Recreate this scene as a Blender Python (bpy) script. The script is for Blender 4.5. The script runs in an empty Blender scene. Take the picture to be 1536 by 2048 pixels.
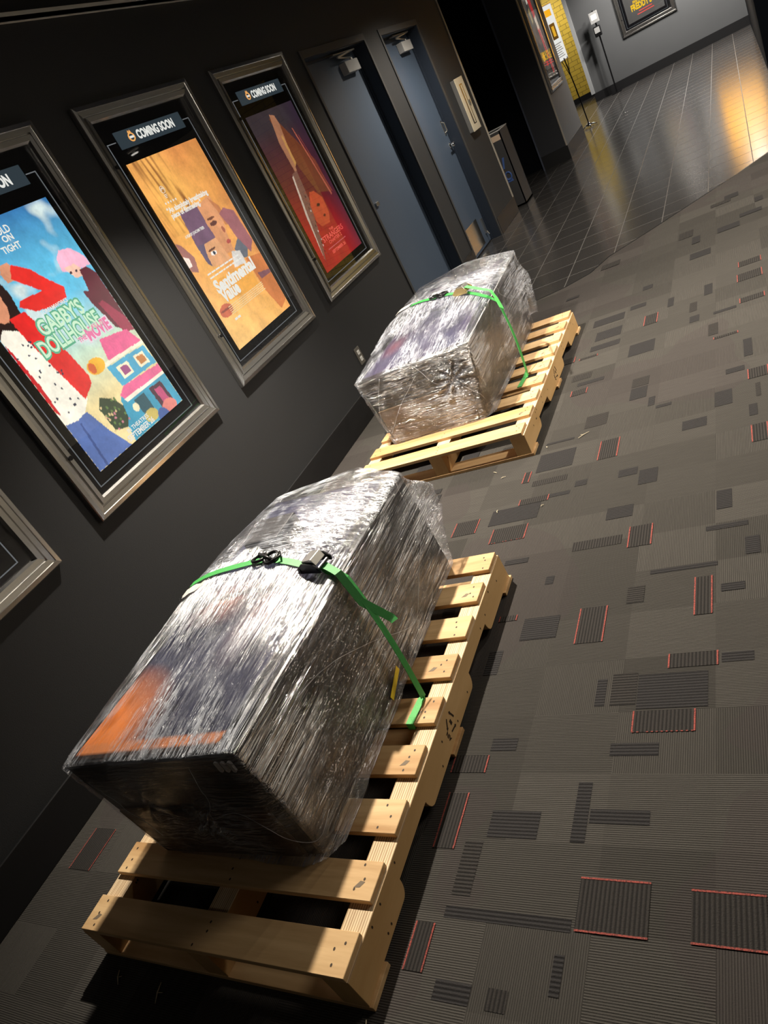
import bpy, bmesh, math, random
from mathutils import Vector, Matrix, noise
from mathutils.bvhtree import BVHTree

random.seed(7)
S = bpy.context.scene
COL = S.collection

# ---------------------------------------------------------------- camera, world, exposure
cam_d = bpy.data.cameras.new('camera'); cam = bpy.data.objects.new('camera', cam_d); COL.objects.link(cam)
R0 = (0.82370962, 0.33763478, -0.4555274)      # image right in the room
R1 = (-0.19193893, -0.58991799, -0.78431895)   # image down
R2 = (-0.53353717, 0.73348451, -0.42111587)    # view direction
cam.matrix_world = Matrix(((R0[0], -R1[0], -R2[0], 2.52717), (R0[1], -R1[1], -R2[1], -1.86575),
                           (R0[2], -R1[2], -R2[2], 1.50214), (0, 0, 0, 1)))
cam_d.sensor_fit = 'VERTICAL'; cam_d.sensor_height = 24.0
cam_d.lens = 24.0 * 1440.24 / 2048.0
cam_d.clip_start = 0.05; cam_d.clip_end = 100
S.camera = cam
S.view_settings.view_transform = 'Standard'
S.view_settings.look = 'None'
S.view_settings.gamma = 1.0
S.view_settings.use_curve_mapping = False
S.view_settings.exposure = 0.0
w = bpy.data.worlds.new('world'); S.world = w; w.use_nodes = True
w.node_tree.nodes['Background'].inputs[0].default_value = (0.75, 0.85, 1.0, 1)
w.node_tree.nodes['Background'].inputs[1].default_value = 0.03

# ceiling lamps of the lobby; f, g and i are added helper lamps: (name, x, y, z, watts, spot angle, blend, radius, colour)
WARM = (1.0, 0.90, 0.76); NEUT = (1.0, 0.94, 0.86)
LAMPS = [
    ('a', 0.68, 0.98, 2.53, 760, 104, 0.7, 0.035, WARM),
    ('b', 2.9, 3.0, 2.53, 430, 140, 0.8, 0.06, WARM),
    ('c', 1.05, 5.2, 2.53, 260, 150, 0.6, 0.06, WARM),
    ('d', 1.35, 13.3, 2.53, 330, 150, 0.5, 0.16, NEUT),
    ('e', 0.9, -3.4, 2.53, 8, 120, 0.7, 0.06, WARM),
    ('f', 2.45, 12.9, 2.53, 520, 155, 0.5, 0.08, NEUT),  # added to brighten the orange field mirrored in the tiles
    ('g', 4.4, 1.6, 2.66, 58, 0, 0, 1.2, WARM),  # added soft fill that evens out the light on the walls
    ('i', 4.3, 6.7, 2.53, 190, 150, 0.6, 0.08, NEUT),  # added to brighten the hall end mirrored in frames and case glass
    ('h', -0.6, 14.6, 2.53, 170, 150, 0.6, 0.08, NEUT),
]

# ---------------------------------------------------------------- helpers
def lin(c):
    return tuple(((v/255)/12.92 if v/255 <= .04045 else ((v/255+.055)/1.055)**2.4) for v in c)

def tag(o, label=None, cat=None, group=None, kind=None):
    if label: o['label'] = label
    if cat: o['category'] = cat
    if group: o['group'] = group
    if kind: o['kind'] = kind
    return o

def empty(name, loc=(0, 0, 0), rz=0.0, label=None, cat=None, group=None):
    o = bpy.data.objects.new(name, None); COL.objects.link(o)
    o.location = loc; o.rotation_euler = (0, 0, rz); o.empty_display_size = .1
    return tag(o, label, cat, group)

class MB:
    """collects shapes for ONE mesh"""
    def __init__(s): s.v = []; s.f = []; s.m = []
    def quad(s, a, b, c, d, m=0):
        n = len(s.v); s.v += [a, b, c, d]; s.f.append((n, n+1, n+2, n+3)); s.m.append(m)
    def poly(s, pts, m=0):
        n = len(s.v); s.v += list(pts); s.f.append(tuple(range(n, n+len(pts)))); s.m.append(m)
    def box(s, x0, y0, z0, x1, y1, z1, m=0, top=None, side=None):
        n = len(s.v)
        s.v += [(x0, y0, z0), (x1, y0, z0), (x1, y1, z0), (x0, y1, z0), (x0, y0, z1), (x1, y0, z1), (x1, y1, z1), (x0, y1, z1)]
        for k, q in enumerate([(0, 3, 2, 1), (4, 5, 6, 7), (0, 1, 5, 4), (1, 2, 6, 5), (2, 3, 7, 6), (3, 0, 4, 7)]):
            s.f.append(tuple(n+i for i in q)); s.m.append(m if (top is None or k != 1) else top)
    def hexa(s, P, m=0):
        n = len(s.v); s.v += list(P)
        for q in [(0, 3, 2, 1), (4, 5, 6, 7), (0, 1, 5, 4), (1, 2, 6, 5), (2, 3, 7, 6), (3, 0, 4, 7)]:
            s.f.append(tuple(n+i for i in q)); s.m.append(m)
    def tube(s, pts, r, seg=8, m=0, closed=False, cap=True):
        pts = [Vector(p) for p in pts]; n0 = len(s.v); N = len(pts); prev = None
        for i, p in enumerate(pts):
            a = pts[i-1] if (i > 0 or closed) else p
            b = pts[(i+1) % N] if (i < N-1 or closed) else p
            t = (b-a).normalized()
            up = prev if prev is not None else (Vector((0, 0, 1)) if abs(t.z) < .9 else Vector((1, 0, 0)))
            u = (up - t*up.dot(t)).normalized(); v = t.cross(u); prev = u
            rr = r[i] if isinstance(r, (list, tuple)) else r
            for k in range(seg):
                an = 2*math.pi*k/seg
                s.v.append(tuple(p + u*math.cos(an)*rr + v*math.sin(an)*rr))
        for i in range(N if closed else N-1):
            for k in range(seg):
                a = n0+i*seg+k; b = n0+i*seg+(k+1) % seg
                j = (i+1) % N
                s.f.append((a, b, n0+j*seg+(k+1) % seg, n0+j*seg+k)); s.m.append(m)
        if cap and not closed:
            s.f.append(tuple(n0+k for k in reversed(range(seg)))); s.m.append(m)
            s.f.append(tuple(n0+(N-1)*seg+k for k in range(seg))); s.m.append(m)
    def cyl(s, x, y, z0, z1, r, seg=20, m=0):
        s.tube([(x, y, z0), (x, y, z1)], r, seg, m)
    def prism(s, pts, axis, a, b, m=0):
        """outline (2D) extruded along an axis from a to b"""
        def P(u, v, t):
            return {'x': (t, u, v), 'y': (u, t, v), 'z': (u, v, t)}[axis]
        n = len(s.v); N = len(pts)
        s.v += [P(u, v, a) for u, v in pts] + [P(u, v, b) for u, v in pts]
        s.f.append(tuple(n+i for i in range(N))); s.m.append(m)
        s.f.append(tuple(n+N+i for i in reversed(range(N)))); s.m.append(m)
        for i in range(N):
            j = (i+1) % N
            s.f.append((n+i, n+N+i, n+N+j, n+j)); s.m.append(m)
    def build(s, name, mats, parent=None, bevel=0, smooth=False, seg=2):
        me = bpy.data.meshes.new(name)
        me.from_pydata([tuple(v) for v in s.v], [], s.f)
        if not isinstance(mats, (list, tuple)): mats = [mats]
        for m in mats: me.materials.append(m)
        for i, p in enumerate(me.polygons): p.material_index = s.m[i]
        bm = bmesh.new(); bm.from_mesh(me)
        bmesh.ops.recalc_face_normals(bm, faces=bm.faces); bm.to_mesh(me); bm.free()
        if smooth:
            for p in me.polygons: p.use_smooth = True
        o = bpy.data.objects.new(name, me); COL.objects.link(o)
        if parent: o.parent = parent
        if bevel:
            b = o.modifiers.new('bevel', 'BEVEL'); b.width = bevel; b.segments = seg; b.limit_method = 'ANGLE'; b.angle_limit = math.radians(40)
        return o

def textmesh(txt, size, bold=0.0, width=None, align='LEFT', shear=0):
    """returns (verts2d, faces) of a line of writing, optionally squeezed to a width"""
    cu = bpy.data.curves.new('t', 'FONT'); cu.body = txt; cu.size = size; cu.offset = bold; cu.shear = shear
    cu.resolution_u = 3; cu.align_x = 'LEFT'; cu.space_line = .85
    o = bpy.data.objects.new('t', cu); COL.objects.link(o)
    bpy.context.view_layer.update()
    me = bpy.data.meshes.new_from_object(o.evaluated_get(bpy.context.evaluated_depsgraph_get()))
    vs = [(v.co.x, v.co.y) for v in me.vertices]; fs = [tuple(p.vertices) for p in me.polygons]
    bpy.data.objects.remove(o); bpy.data.curves.remove(cu); bpy.data.meshes.remove(me)
    if not vs: return [], []
    x0 = min(v[0] for v in vs); x1 = max(v[0] for v in vs)
    k = (width/(x1-x0)) if width else 1.0
    vs = [((v[0]-x0)*k, v[1]) for v in vs]
    wd = max(v[0] for v in vs)
    if align == 'CENTER': vs = [(v[0]-wd/2, v[1]) for v in vs]
    return vs, fs

def add_text(mb, txt, fn, size, m=0, **kw):
    vs, fs = textmesh(txt, size, **kw)
    n = len(mb.v)
    mb.v += [fn(a, b) for a, b in vs]
    for f in fs: mb.f.append(tuple(n+i for i in f)); mb.m.append(m)

# ---- node helpers
class NT:
    def __init__(s, name):
        s.mat = bpy.data.materials.new(name); s.mat.use_nodes = True
        s.t = s.mat.node_tree; s.t.nodes.clear()
        s.out = s.t.nodes.new('ShaderNodeOutputMaterial')
    def n(s, typ, **kw):
        nd = s.t.nodes.new(typ)
        for k, v in kw.items():
            if k.startswith('i_'):
                key = k[2:]; key = int(key) if key.isdigit() else key.replace('_', ' ')
                if hasattr(v, 'is_linked') or isinstance(v, bpy.types.NodeSocket): s.t.links.new(v, nd.inputs[key])
                else: nd.inputs[key].default_value = v
            else: setattr(nd, k, v)
        return nd
    def link(s, a, b): s.t.links.new(a, b)
    def math(s, op, a, b=0.0, c=None):
        kw = {'i_0': a, 'i_1': b}
        if c is not None: kw['i_2'] = c
        return s.n('ShaderNodeMath', operation=op, **kw).outputs[0]
    def ramp(s, fac, stops, interp='LINEAR'):
        r = s.n('ShaderNodeValToRGB', i_0=fac); cr = r.color_ramp; cr.interpolation = interp
        while len(cr.elements) > 1: cr.elements.remove(cr.elements[-1])
        for i, (p, c) in enumerate(stops):
            e = cr.elements[0] if i == 0 else cr.elements.new(p)
            e.position = p; e.color = (c, c, c, 1) if isinstance(c, (int, float)) else (*c, 1)
        return r.outputs[0]
    def coords(s, scale=(1, 1, 1), kind='Object', loc=(0, 0, 0), rot=(0, 0, 0)):
        tc = s.n('ShaderNodeTexCoord').outputs[kind]
        return s.n('ShaderNodeMapping', i_0=tc, i_1=loc, i_2=rot, i_3=scale).outputs[0]
    def noise(s, vec, scale=1, detail=4, rough=.5, typ='FBM', dist=0):
        nd = s.n('ShaderNodeTexNoise', noise_type=typ, i_Vector=vec)
        nd.inputs['Scale'].default_value = scale; nd.inputs['Detail'].default_value = detail
        nd.inputs['Roughness'].default_value = rough; nd.inputs['Distortion'].default_value = dist
        return nd.outputs[0]
    def mixc(s, fac, a, b):
        m = s.n('ShaderNodeMix', data_type='RGBA')
        for k, v in ((0, fac), (6, a), (7, b)):
            if isinstance(v, bpy.types.NodeSocket): s.link(v, m.inputs[k])
            else: m.inputs[k].default_value = v if isinstance(v, (int, float)) else (*v[:3], 1)
        return m.outputs[2]
    def pbr(s, col, rough=.5, metal=0, bump=None, bdist=.002, bstr=1.0, spec=.5):
        b = s.n('ShaderNodeBsdfPrincipled')
        for k, v in (('Base Color', col), ('Roughness', rough), ('Metallic', metal), ('Specular IOR Level', spec)):
            if isinstance(v, bpy.types.NodeSocket): s.link(v, b.inputs[k])
            else: b.inputs[k].default_value = (*v[:3], 1) if k == 'Base Color' else v
        if bump is not None:
            bp = s.n('ShaderNodeBump', i_Height=bump); bp.inputs['Distance'].default_value = bdist; bp.inputs['Strength'].default_value = bstr
            s.link(bp.outputs[0], b.inputs['Normal'])
        s.link(b.outputs[0], s.out.inputs[0])
        return b

def simple(name, col, rough=.5, metal=0, nscale=None, namp=.15, bump=0, spec=.5):
    m = NT(name)
    if nscale:
        nz = m.noise(m.coords(), nscale, 5, .6)
        c = m.mixc(nz, tuple(v*(1-namp) for v in col), tuple(min(1, v*(1+namp)) for v in col))
        m.pbr(c, rough, metal, nz if bump else None, bump or .001, spec=spec)
    else:
        m.pbr(col, rough, metal, spec=spec)
    return m.mat

def emis(name, col, st=1.0):
    m = NT(name); e = m.n('ShaderNodeEmission', i_0=(*col, 1), i_1=st); m.link(e.outputs[0], m.out.inputs[0]); return m.mat

# ---------------------------------------------------------------- materials
def wall_mat():
    m = NT('dark wall paint'); nz = m.noise(m.coords((1, 1, 1)), 220, 3, .6); big = m.noise(m.coords(), 1.3, 3, .5)
    c = m.mixc(big, (.019, .020, .022), (.025, .026, .028))
    m.pbr(c, .62, 0, nz, .0006, spec=.35); return m.mat
M_wall = wall_mat()
M_wall_far = simple('slate wall paint', (.075, .078, .082), .6, 0, 3, .08)
M_base = simple('black rubber base', (.008, .008, .009), .45)
M_ceil = simple('midnight blue ceiling', (.010, .016, .034), .9)
M_trim = simple('grey metal trim', (.55, .54, .50), .5, .1)
M_edge = simple('pale corner guard', (.42, .38, .32), .45, .3)
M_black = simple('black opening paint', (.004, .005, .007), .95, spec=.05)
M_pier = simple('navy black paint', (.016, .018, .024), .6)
M_door = simple('slate blue door paint', (.050, .072, .110), .55, 0, 30, .06)
M_jamb = simple('navy frame paint', (.013, .020, .034), .5)
M_casing = simple('dark grey door casing', (.036, .036, .037), .55)
M_steel = simple('satin steel', (.62, .61, .58), .32, 1.0)
M_closer = simple('pale grey closer cover', (.34, .34, .34), .5)
M_chrome = simple('chrome', (.85, .85, .85), .08, 1.0)
M_blackmetal = simple('black metal', (.01, .01, .011), .3, .4)
M_blackgloss = simple('gloss black board', (.003, .003, .004), .25)
M_greyline = emis('self-glowing grey line', (.16, .17, .18), 1)  # border line given its own glow to show in the dim case
M_cream = simple('cream enamel', (.52, .47, .36), .4)
M_white = simple('white plastic', (.7, .7, .68), .4)
M_orangestandin = simple('orange glow stand-in', (.92, .42, .003), .9, spec=.02)
M_nail = simple('nail hole', (.05, .03, .015), .7)
M_stampink = simple('brown stamp ink', (.035, .018, .008), .8)

def alu():
    m = NT('brushed aluminium')
    a = m.noise(m.coords((400, 400, 6)), 1, 2, .5); b = m.noise(m.coords((6, 400, 400)), 1, 2, .5)
    ab = m.math('ADD', a, b)
    c = m.mixc(m.math('MULTIPLY', ab, .5), (.66, .65, .63), (.76, .75, .73))
    m.pbr(c, .24, 1.0, ab, .00008, .4); return m.mat
M_alu = alu()

def glass_mat():
    m = NT('clear case glass')
    lw = m.n('ShaderNodeLayerWeight', i_0=.5)
    fr = m.math('ADD', m.math('MULTIPLY', m.math('POWER', lw.outputs[1], 5.0), .90), .045)
    t = m.n('ShaderNodeBsdfTransparent'); g = m.n('ShaderNodeBsdfGlossy'); g.inputs['Roughness'].default_value = .015
    mx = m.n('ShaderNodeMixShader', i_0=fr, i_1=t.outputs[0], i_2=g.outputs[0])
    m.link(mx.outputs[0], m.out.inputs[0]); return m.mat
M_glass = glass_mat()

def vcol_emit(name, st):
    m = NT(name); a = m.n('ShaderNodeVertexColor'); a.layer_name = 'Col'
    e = m.n('ShaderNodeEmission', i_0=a.outputs[0], i_1=st); g = m.n('ShaderNodeBsdfDiffuse', i_0=(.05, .05, .05, 1))
    ad = m.n('ShaderNodeAddShader', i_0=e.outputs[0], i_1=g.outputs[0]); m.link(ad.outputs[0], m.out.inputs[0]); return m.mat
M_poster = vcol_emit('backlit poster film', 1.0)
def vcol_print(name):
    m = NT(name); a = m.n('ShaderNodeVertexColor'); a.layer_name = 'Col'
    m.pbr(a.outputs[0], .35); return m.mat
M_print = vcol_print('printed panel')
M_signplate = emis('lit slate sign', lin((50, 60, 66)), 1)
M_signtext = emis('lit white lettering', (.85, .85, .8), 1)
M_signorange = emis('lit orange mark', (.9, .42, .12), 1)
M_mintedge = emis('backlit green outline', (.16, .50, .30), 1)
M_pinkedge = emis('backlit pale outline', (.95, .80, .85), 1)
M_posterwhite = emis('backlit white lettering', (.92, .9, .82), 1)
M_postergreen = emis('backlit mint lettering', (.72, .98, .70), 1)
M_posterpink = emis('backlit pink lettering', (.95, .25, .45), 1)
M_posterred = emis('backlit red lettering', (.85, .12, .10), 1)
M_posteryellow = emis('backlit yellow lettering', (1.0, .62, .03), 1)
M_posterfaint = emis('backlit faint lettering', (.93, .72, .42), 1)
M_posterdim = emis('dim pink lettering', (.55, .12, .13), 1)

def wood(name, dark, light, scale=(4, 60, 60)):
    m = NT(name)
    oi = m.n('ShaderNodeObjectInfo').outputs['Random']
    tc = m.n('ShaderNodeTexCoord').outputs['Object']
    off = m.n('ShaderNodeCombineXYZ', i_0=m.math('MULTIPLY', oi, 37.0), i_1=m.math('MULTIPLY', oi, 11.0), i_2=0.0).outputs[0]
    vec = m.n('ShaderNodeVectorMath', operation='ADD', i_0=tc, i_1=off).outputs[0]
    mp = m.n('ShaderNodeMapping', i_0=vec, i_3=scale).outputs[0]
    fine = m.noise(mp, 1, 5, .6, dist=.3)
    mp2 = m.n('ShaderNodeMapping', i_0=vec, i_3=tuple(v*.12 for v in scale)).outputs[0]
    big = m.noise(mp2, 1.4, 3, .5, dist=1.2)
    f = m.math('ADD', m.math('MULTIPLY', fine, .45), m.math('MULTIPLY', big, .75))
    f = m.ramp(f, [(.42, 0.0), (.76, 1.0)])
    c = m.mixc(f, dark, light)
    tint = m.mixc(oi, (.88, .84, .78), (1.0, 1.0, 1.0))
    mu = m.n('ShaderNodeMix', data_type='RGBA', blend_type='MULTIPLY'); mu.inputs[0].default_value = 1
    m.link(c, mu.inputs[6]); m.link(tint, mu.inputs[7])
    m.pbr(mu.outputs[2], .62, 0, fine, .0008, .4, .3); return m.mat
M_deck = wood('pale pine deck board', (.44, .24, .095), (.80, .56, .30), (3, 34, 34))
M_string = wood('pale plywood stringer', (.52, .31, .12), (.70, .46, .22), (26, 3, 14))
def ply():
    m = NT('plywood edge layers')
    wv = m.n('ShaderNodeTexWave', wave_type='BANDS', bands_direction='X', i_Vector=m.coords((1, .012, 0)))
    wv.inputs['Scale'].default_value = 46; wv.inputs['Distortion'].default_value = 3.5; wv.inputs['Detail'].default_value = 3
    wv.inputs['Detail Scale'].default_value = 4
    c = m.mixc(wv.outputs[1], (.42, .27, .14), (.88, .70, .46))
    m.pbr(c, .7); return m.mat
M_ply = ply()

def carpet_mat(name, c1, c2, mode):
    """woven loops running along x or y in blocks"""
    m = NT(name)
    co = m.coords()
    if mode == 'blocks':
        sn = m.n('ShaderNodeVectorMath', operation='SNAP', i_0=co, i_1=(.24, .19, 10)).outputs[0]
        wn = m.n('ShaderNodeTexWhiteNoise', noise_dimensions='3D', i_Vector=sn)
        sel = m.math('GREATER_THAN', wn.outputs[0], .58); tone = wn.outputs[1]
        tonef = m.n('ShaderNodeSeparateXYZ', i_0=tone).outputs[1]
    sp = m.n('ShaderNodeSeparateXYZ', i_0=co)
    def stripes(sock, freq):
        s_ = m.math('SINE', m.math('MULTIPLY', sock, freq*2*math.pi)); return m.math('ADD', m.math('MULTIPLY', s_, .5), .5)
    nfine = m.noise(co, 420, 3, .7)
    nx = m.noise(m.coords((9, 170, 1)), 1, 3, .65); ny = m.noise(m.coords((170, 9, 1)), 1, 3, .65)
    if mode == 'blocks':
        h1 = m.math('MULTIPLY', stripes(sp.outputs[1], 190), nx); h2 = m.math('MULTIPLY', stripes(sp.outputs[0], 190), ny)
        mx = m.n('ShaderNodeMix', data_type='FLOAT', i_0=sel, i_2=h1, i_3=h2); h = mx.outputs[0]
    else:
        h = m.math('MULTIPLY', stripes(sp.outputs[0 if mode == 'ribx' else 1], 105), m.math('ADD', nfine, .2))
    hh = m.math('ADD', m.math('MULTIPLY', h, .9 if mode == 'blocks' else 1.1), m.math('MULTIPLY', nfine, .55 if mode == 'blocks' else .45))
    f = m.ramp(hh, [(.15, 0.0), (.85, 1.0)])
    c = m.mixc(f, c1, c2)
    if mode == 'blocks':
        big = m.noise(co, 1.1, 2, .5)
        c = m.mixc(m.math('MULTIPLY', tonef, .45), c, tuple(v*.55 for v in c1))
        c = m.mixc(m.math('MULTIPLY', m.math('GREATER_THAN', big, .55), .25), c, (.052, .040, .042))
    m.pbr(c, .95, 0, hh, .003, .8, spec=.1); return m.mat
M_carpet = carpet_mat('charcoal loop carpet', (.036, .034, .031), (.098, .091, .082), 'blocks')
M_cdark = carpet_mat('dark carpet patch', (.020, .019, .020), (.042, .040, .040), 'riby')
M_cribx = carpet_mat('ribbed carpet patch', (.016, .015, .015), (.050, .046, .043), 'ribx')
M_criby = carpet_mat('ribbed carpet patch crosswise', (.016, .015, .015), (.050, .046, .043), 'riby')
def redline():
    m = NT('red carpet yarn'); nz = m.noise(m.coords(), 330, 2, .6)
    m.pbr(m.mixc(m.ramp(nz, [(.35, 0.0), (.6, 1.0)]), (.07, .025, .022), (.33, .065, .05)), .95); return m.mat
M_red = redline()

def tile_mat():
    m = NT('dark plank floor tile')
    co = m.coords((1, 1, 1), loc=(-1.14+.3225*4, -5.08+.305*20, 0))
    b = m.n('ShaderNodeTexBrick', i_Vector=co, offset=0.0, squash=1.0)
    b.inputs['Scale'].default_value = 1; b.inputs['Mortar Size'].default_value = .0028; b.inputs['Mortar Smooth'].default_value = .1
    b.inputs['Brick Width'].default_value = .3225; b.inputs['Row Height'].default_value = .305
    b.inputs['Color1'].default_value = (.026, .025, .025, 1); b.inputs['Color2'].default_value = (.034, .032, .031, 1)
    b.inputs['Mortar'].default_value = (.15, .14, .13, 1)
    st = m.noise(m.coords((5, 90, 1)), 1, 4, .6)
    c = m.mixc(m.math('MULTIPLY', st, .5), b.outputs[0], (.045, .042, .040))
    c = m.mixc(b.outputs[1], c, (.085, .08, .075))
    r = m.math('ADD', m.math('MULTIPLY', b.outputs[1], .4), m.math('ADD', m.math('MULTIPLY', st, .12), .13))
    h = m.math('SUBTRACT', m.math('MULTIPLY', st, .3), b.outputs[1])
    m.pbr(c, r, 0, h, .0008, .5, spec=.75); return m.mat
M_tile = tile_mat()
def ytile():
    m = NT('mustard wall tile')
    sp = m.n('ShaderNodeSeparateXYZ', i_0=m.coords()); co = m.n('ShaderNodeCombineXYZ', i_0=sp.outputs[0], i_1=sp.outputs[2], i_2=0.0).outputs[0]
    b = m.n('ShaderNodeTexBrick', i_Vector=co, offset=.5)
    b.inputs['Scale'].default_value = 1; b.inputs['Mortar Size'].default_value = .004
    b.inputs['Brick Width'].default_value = .2; b.inputs['Row Height'].default_value = .085
    b.inputs['Color1'].default_value = (.62, .43, .06, 1); b.inputs['Color2'].default_value = (.55, .38, .055, 1); b.inputs['Mortar'].default_value = (.16, .12, .03, 1)
    m.pbr(b.outputs[0], .3); return m.mat
M_ytile = ytile()

def film(name, milk_glint, split, gloss):
    """stretch film: clear sheet with long drawn wrinkles, milky folds and painted white highlights"""
    m = NT(name)
    nrm = m.n('ShaderNodeNewGeometry').outputs['True Normal']
    nz = m.n('ShaderNodeSeparateXYZ', i_0=nrm)
    co = m.n('ShaderNodeSeparateXYZ', i_0=m.coords())
    wob = m.noise(m.coords((3, 3, 3)), 1, 2, .5)
    A = m.noise(m.coords((62, .8, 58), rot=(0, 0, .09)), 1, 4, .6, dist=.12)
    A2 = m.noise(m.coords((260, 3, 230), rot=(0, 0, -.05)), 1, 3, .6)
    B = m.noise(m.coords((1.8, 60, 55), rot=(0, .12, .35)), 1, 4, .6, dist=.2)
    B2 = m.noise(m.coords((7, 220, 200), rot=(0, 0, .3)), 1, 3, .6)
    N_ = m.noise(m.coords((4.0, 20, 60), rot=(0, .3, 0)), 1, 4, .6, dist=.5)
    N2 = m.noise(m.coords((9, 40, 170), rot=(0, -.15, 0)), 1, 3, .6)
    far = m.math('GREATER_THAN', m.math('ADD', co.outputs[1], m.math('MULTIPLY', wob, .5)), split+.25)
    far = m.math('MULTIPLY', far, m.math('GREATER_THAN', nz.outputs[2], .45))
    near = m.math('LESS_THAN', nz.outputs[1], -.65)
    milk_glint_near = m.math('SUBTRACT', 1.0, m.math('MULTIPLY', near, .55))
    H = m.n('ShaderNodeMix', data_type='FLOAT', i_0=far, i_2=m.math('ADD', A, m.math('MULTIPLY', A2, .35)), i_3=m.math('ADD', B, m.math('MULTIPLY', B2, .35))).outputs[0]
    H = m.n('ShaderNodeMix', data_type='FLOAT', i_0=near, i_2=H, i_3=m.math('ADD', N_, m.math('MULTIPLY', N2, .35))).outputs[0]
    # ridges: thin folds of sheet, whitened to carry painted highlight streaks
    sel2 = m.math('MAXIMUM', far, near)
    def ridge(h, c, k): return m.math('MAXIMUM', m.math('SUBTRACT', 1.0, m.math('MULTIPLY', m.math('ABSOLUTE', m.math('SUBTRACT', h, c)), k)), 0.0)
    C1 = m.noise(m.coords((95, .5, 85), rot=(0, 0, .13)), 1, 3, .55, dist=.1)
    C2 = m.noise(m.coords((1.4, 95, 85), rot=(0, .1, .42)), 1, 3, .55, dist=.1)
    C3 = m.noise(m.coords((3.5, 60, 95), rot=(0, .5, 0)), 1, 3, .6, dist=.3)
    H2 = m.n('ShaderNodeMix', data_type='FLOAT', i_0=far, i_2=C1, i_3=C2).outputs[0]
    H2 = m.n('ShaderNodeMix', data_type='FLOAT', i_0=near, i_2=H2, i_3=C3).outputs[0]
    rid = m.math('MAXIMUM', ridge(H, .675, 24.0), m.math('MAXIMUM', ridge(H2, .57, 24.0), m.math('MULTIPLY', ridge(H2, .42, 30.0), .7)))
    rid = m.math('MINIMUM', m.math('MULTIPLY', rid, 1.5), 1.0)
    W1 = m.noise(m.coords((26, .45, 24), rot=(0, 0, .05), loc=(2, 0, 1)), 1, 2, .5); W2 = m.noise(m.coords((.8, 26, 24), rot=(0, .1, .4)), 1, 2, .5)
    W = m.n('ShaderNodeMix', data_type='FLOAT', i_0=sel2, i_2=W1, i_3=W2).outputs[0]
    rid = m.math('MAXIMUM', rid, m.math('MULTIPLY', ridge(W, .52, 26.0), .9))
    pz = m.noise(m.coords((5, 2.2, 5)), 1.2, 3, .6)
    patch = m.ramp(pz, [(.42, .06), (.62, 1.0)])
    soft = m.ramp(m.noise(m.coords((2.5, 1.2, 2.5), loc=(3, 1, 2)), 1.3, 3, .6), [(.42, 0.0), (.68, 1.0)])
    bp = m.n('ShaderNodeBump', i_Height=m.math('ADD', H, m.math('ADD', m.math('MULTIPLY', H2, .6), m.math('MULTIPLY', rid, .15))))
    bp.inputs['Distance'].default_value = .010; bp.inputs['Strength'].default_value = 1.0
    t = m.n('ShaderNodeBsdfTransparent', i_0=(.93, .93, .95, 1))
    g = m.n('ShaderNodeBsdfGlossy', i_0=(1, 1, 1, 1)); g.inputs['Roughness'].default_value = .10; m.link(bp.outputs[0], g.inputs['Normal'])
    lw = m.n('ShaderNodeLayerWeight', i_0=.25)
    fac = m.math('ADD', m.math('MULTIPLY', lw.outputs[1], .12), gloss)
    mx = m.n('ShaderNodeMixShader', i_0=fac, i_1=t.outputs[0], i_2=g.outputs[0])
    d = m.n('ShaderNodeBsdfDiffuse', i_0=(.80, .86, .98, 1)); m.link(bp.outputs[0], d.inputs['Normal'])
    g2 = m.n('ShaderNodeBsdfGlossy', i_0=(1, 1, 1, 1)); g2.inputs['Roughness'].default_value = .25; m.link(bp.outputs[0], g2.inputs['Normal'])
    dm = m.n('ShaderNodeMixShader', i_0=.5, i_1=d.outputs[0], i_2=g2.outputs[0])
    f2 = m.math('ADD', m.math('MULTIPLY', m.math('MULTIPLY', rid, patch), .85), m.math('MULTIPLY', soft, .08))  # milky folds plus highlight streaks and haze painted in as white
    f2 = m.math('MINIMUM', m.math('MULTIPLY', f2, m.math('MULTIPLY', milk_glint_near, milk_glint)), .95)
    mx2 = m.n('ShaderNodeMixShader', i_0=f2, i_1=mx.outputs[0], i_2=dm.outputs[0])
    m.link(mx2.outputs[0], m.out.inputs[0]); return m.mat
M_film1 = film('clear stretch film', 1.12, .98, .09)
M_film2 = film('glare-whitened stretch film', 1.15, .98, .11)  # extra whiteness paints in the stronger glare on the far load
M_fold = simple('bunched film edge', (.78, .82, .90), .18)
M_web = simple('green webbing', (.035, .30, .055), .55, 0, 400, .25, .0006)
M_webbright = simple('bright green webbing', (.06, .42, .08), .55, 0, 400, .25, .0006)
M_cab = simple('black cabinet shell', (.012, .012, .014), .32)
M_brown = wood('brown lower panel', (.030, .016, .008), (.10, .055, .026), (3, 60, 50))
M_yellow = simple('yellow sticker', (.75, .55, .03), .5)
M_pouch = simple('pale document pouch', (.55, .53, .50), .35)
M_binbody = simple('dark grey bin', (.03, .03, .032), .5)
M_blue = simple('blue mark', (.03, .07, .22), .6)
M_splinter = simple('raw splinter', (.65, .55, .38), .8)

# ---------------------------------------------------------------- the setting
def struct(o): o['kind'] = 'structure'; return o
PLN = [(0, 3.2), (.95, 3.25), (1.15, 3.31), (1.32, 3.42), (1.434, 3.66), (1.72, 3.93), (2.044, 4.263), (2.3, 4.52), (2.536, 4.81), (3.4, 5.7), (6, 8.2)]
edge = [(x, y) for x, y in PLN]
# tile floor (continues to the far wall and into the alcove)
b = MB(); b.box(-3.2, 2.9, -.16, 6.2, 16.2, -.004)
struct(b.build('floor', M_tile))
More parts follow.
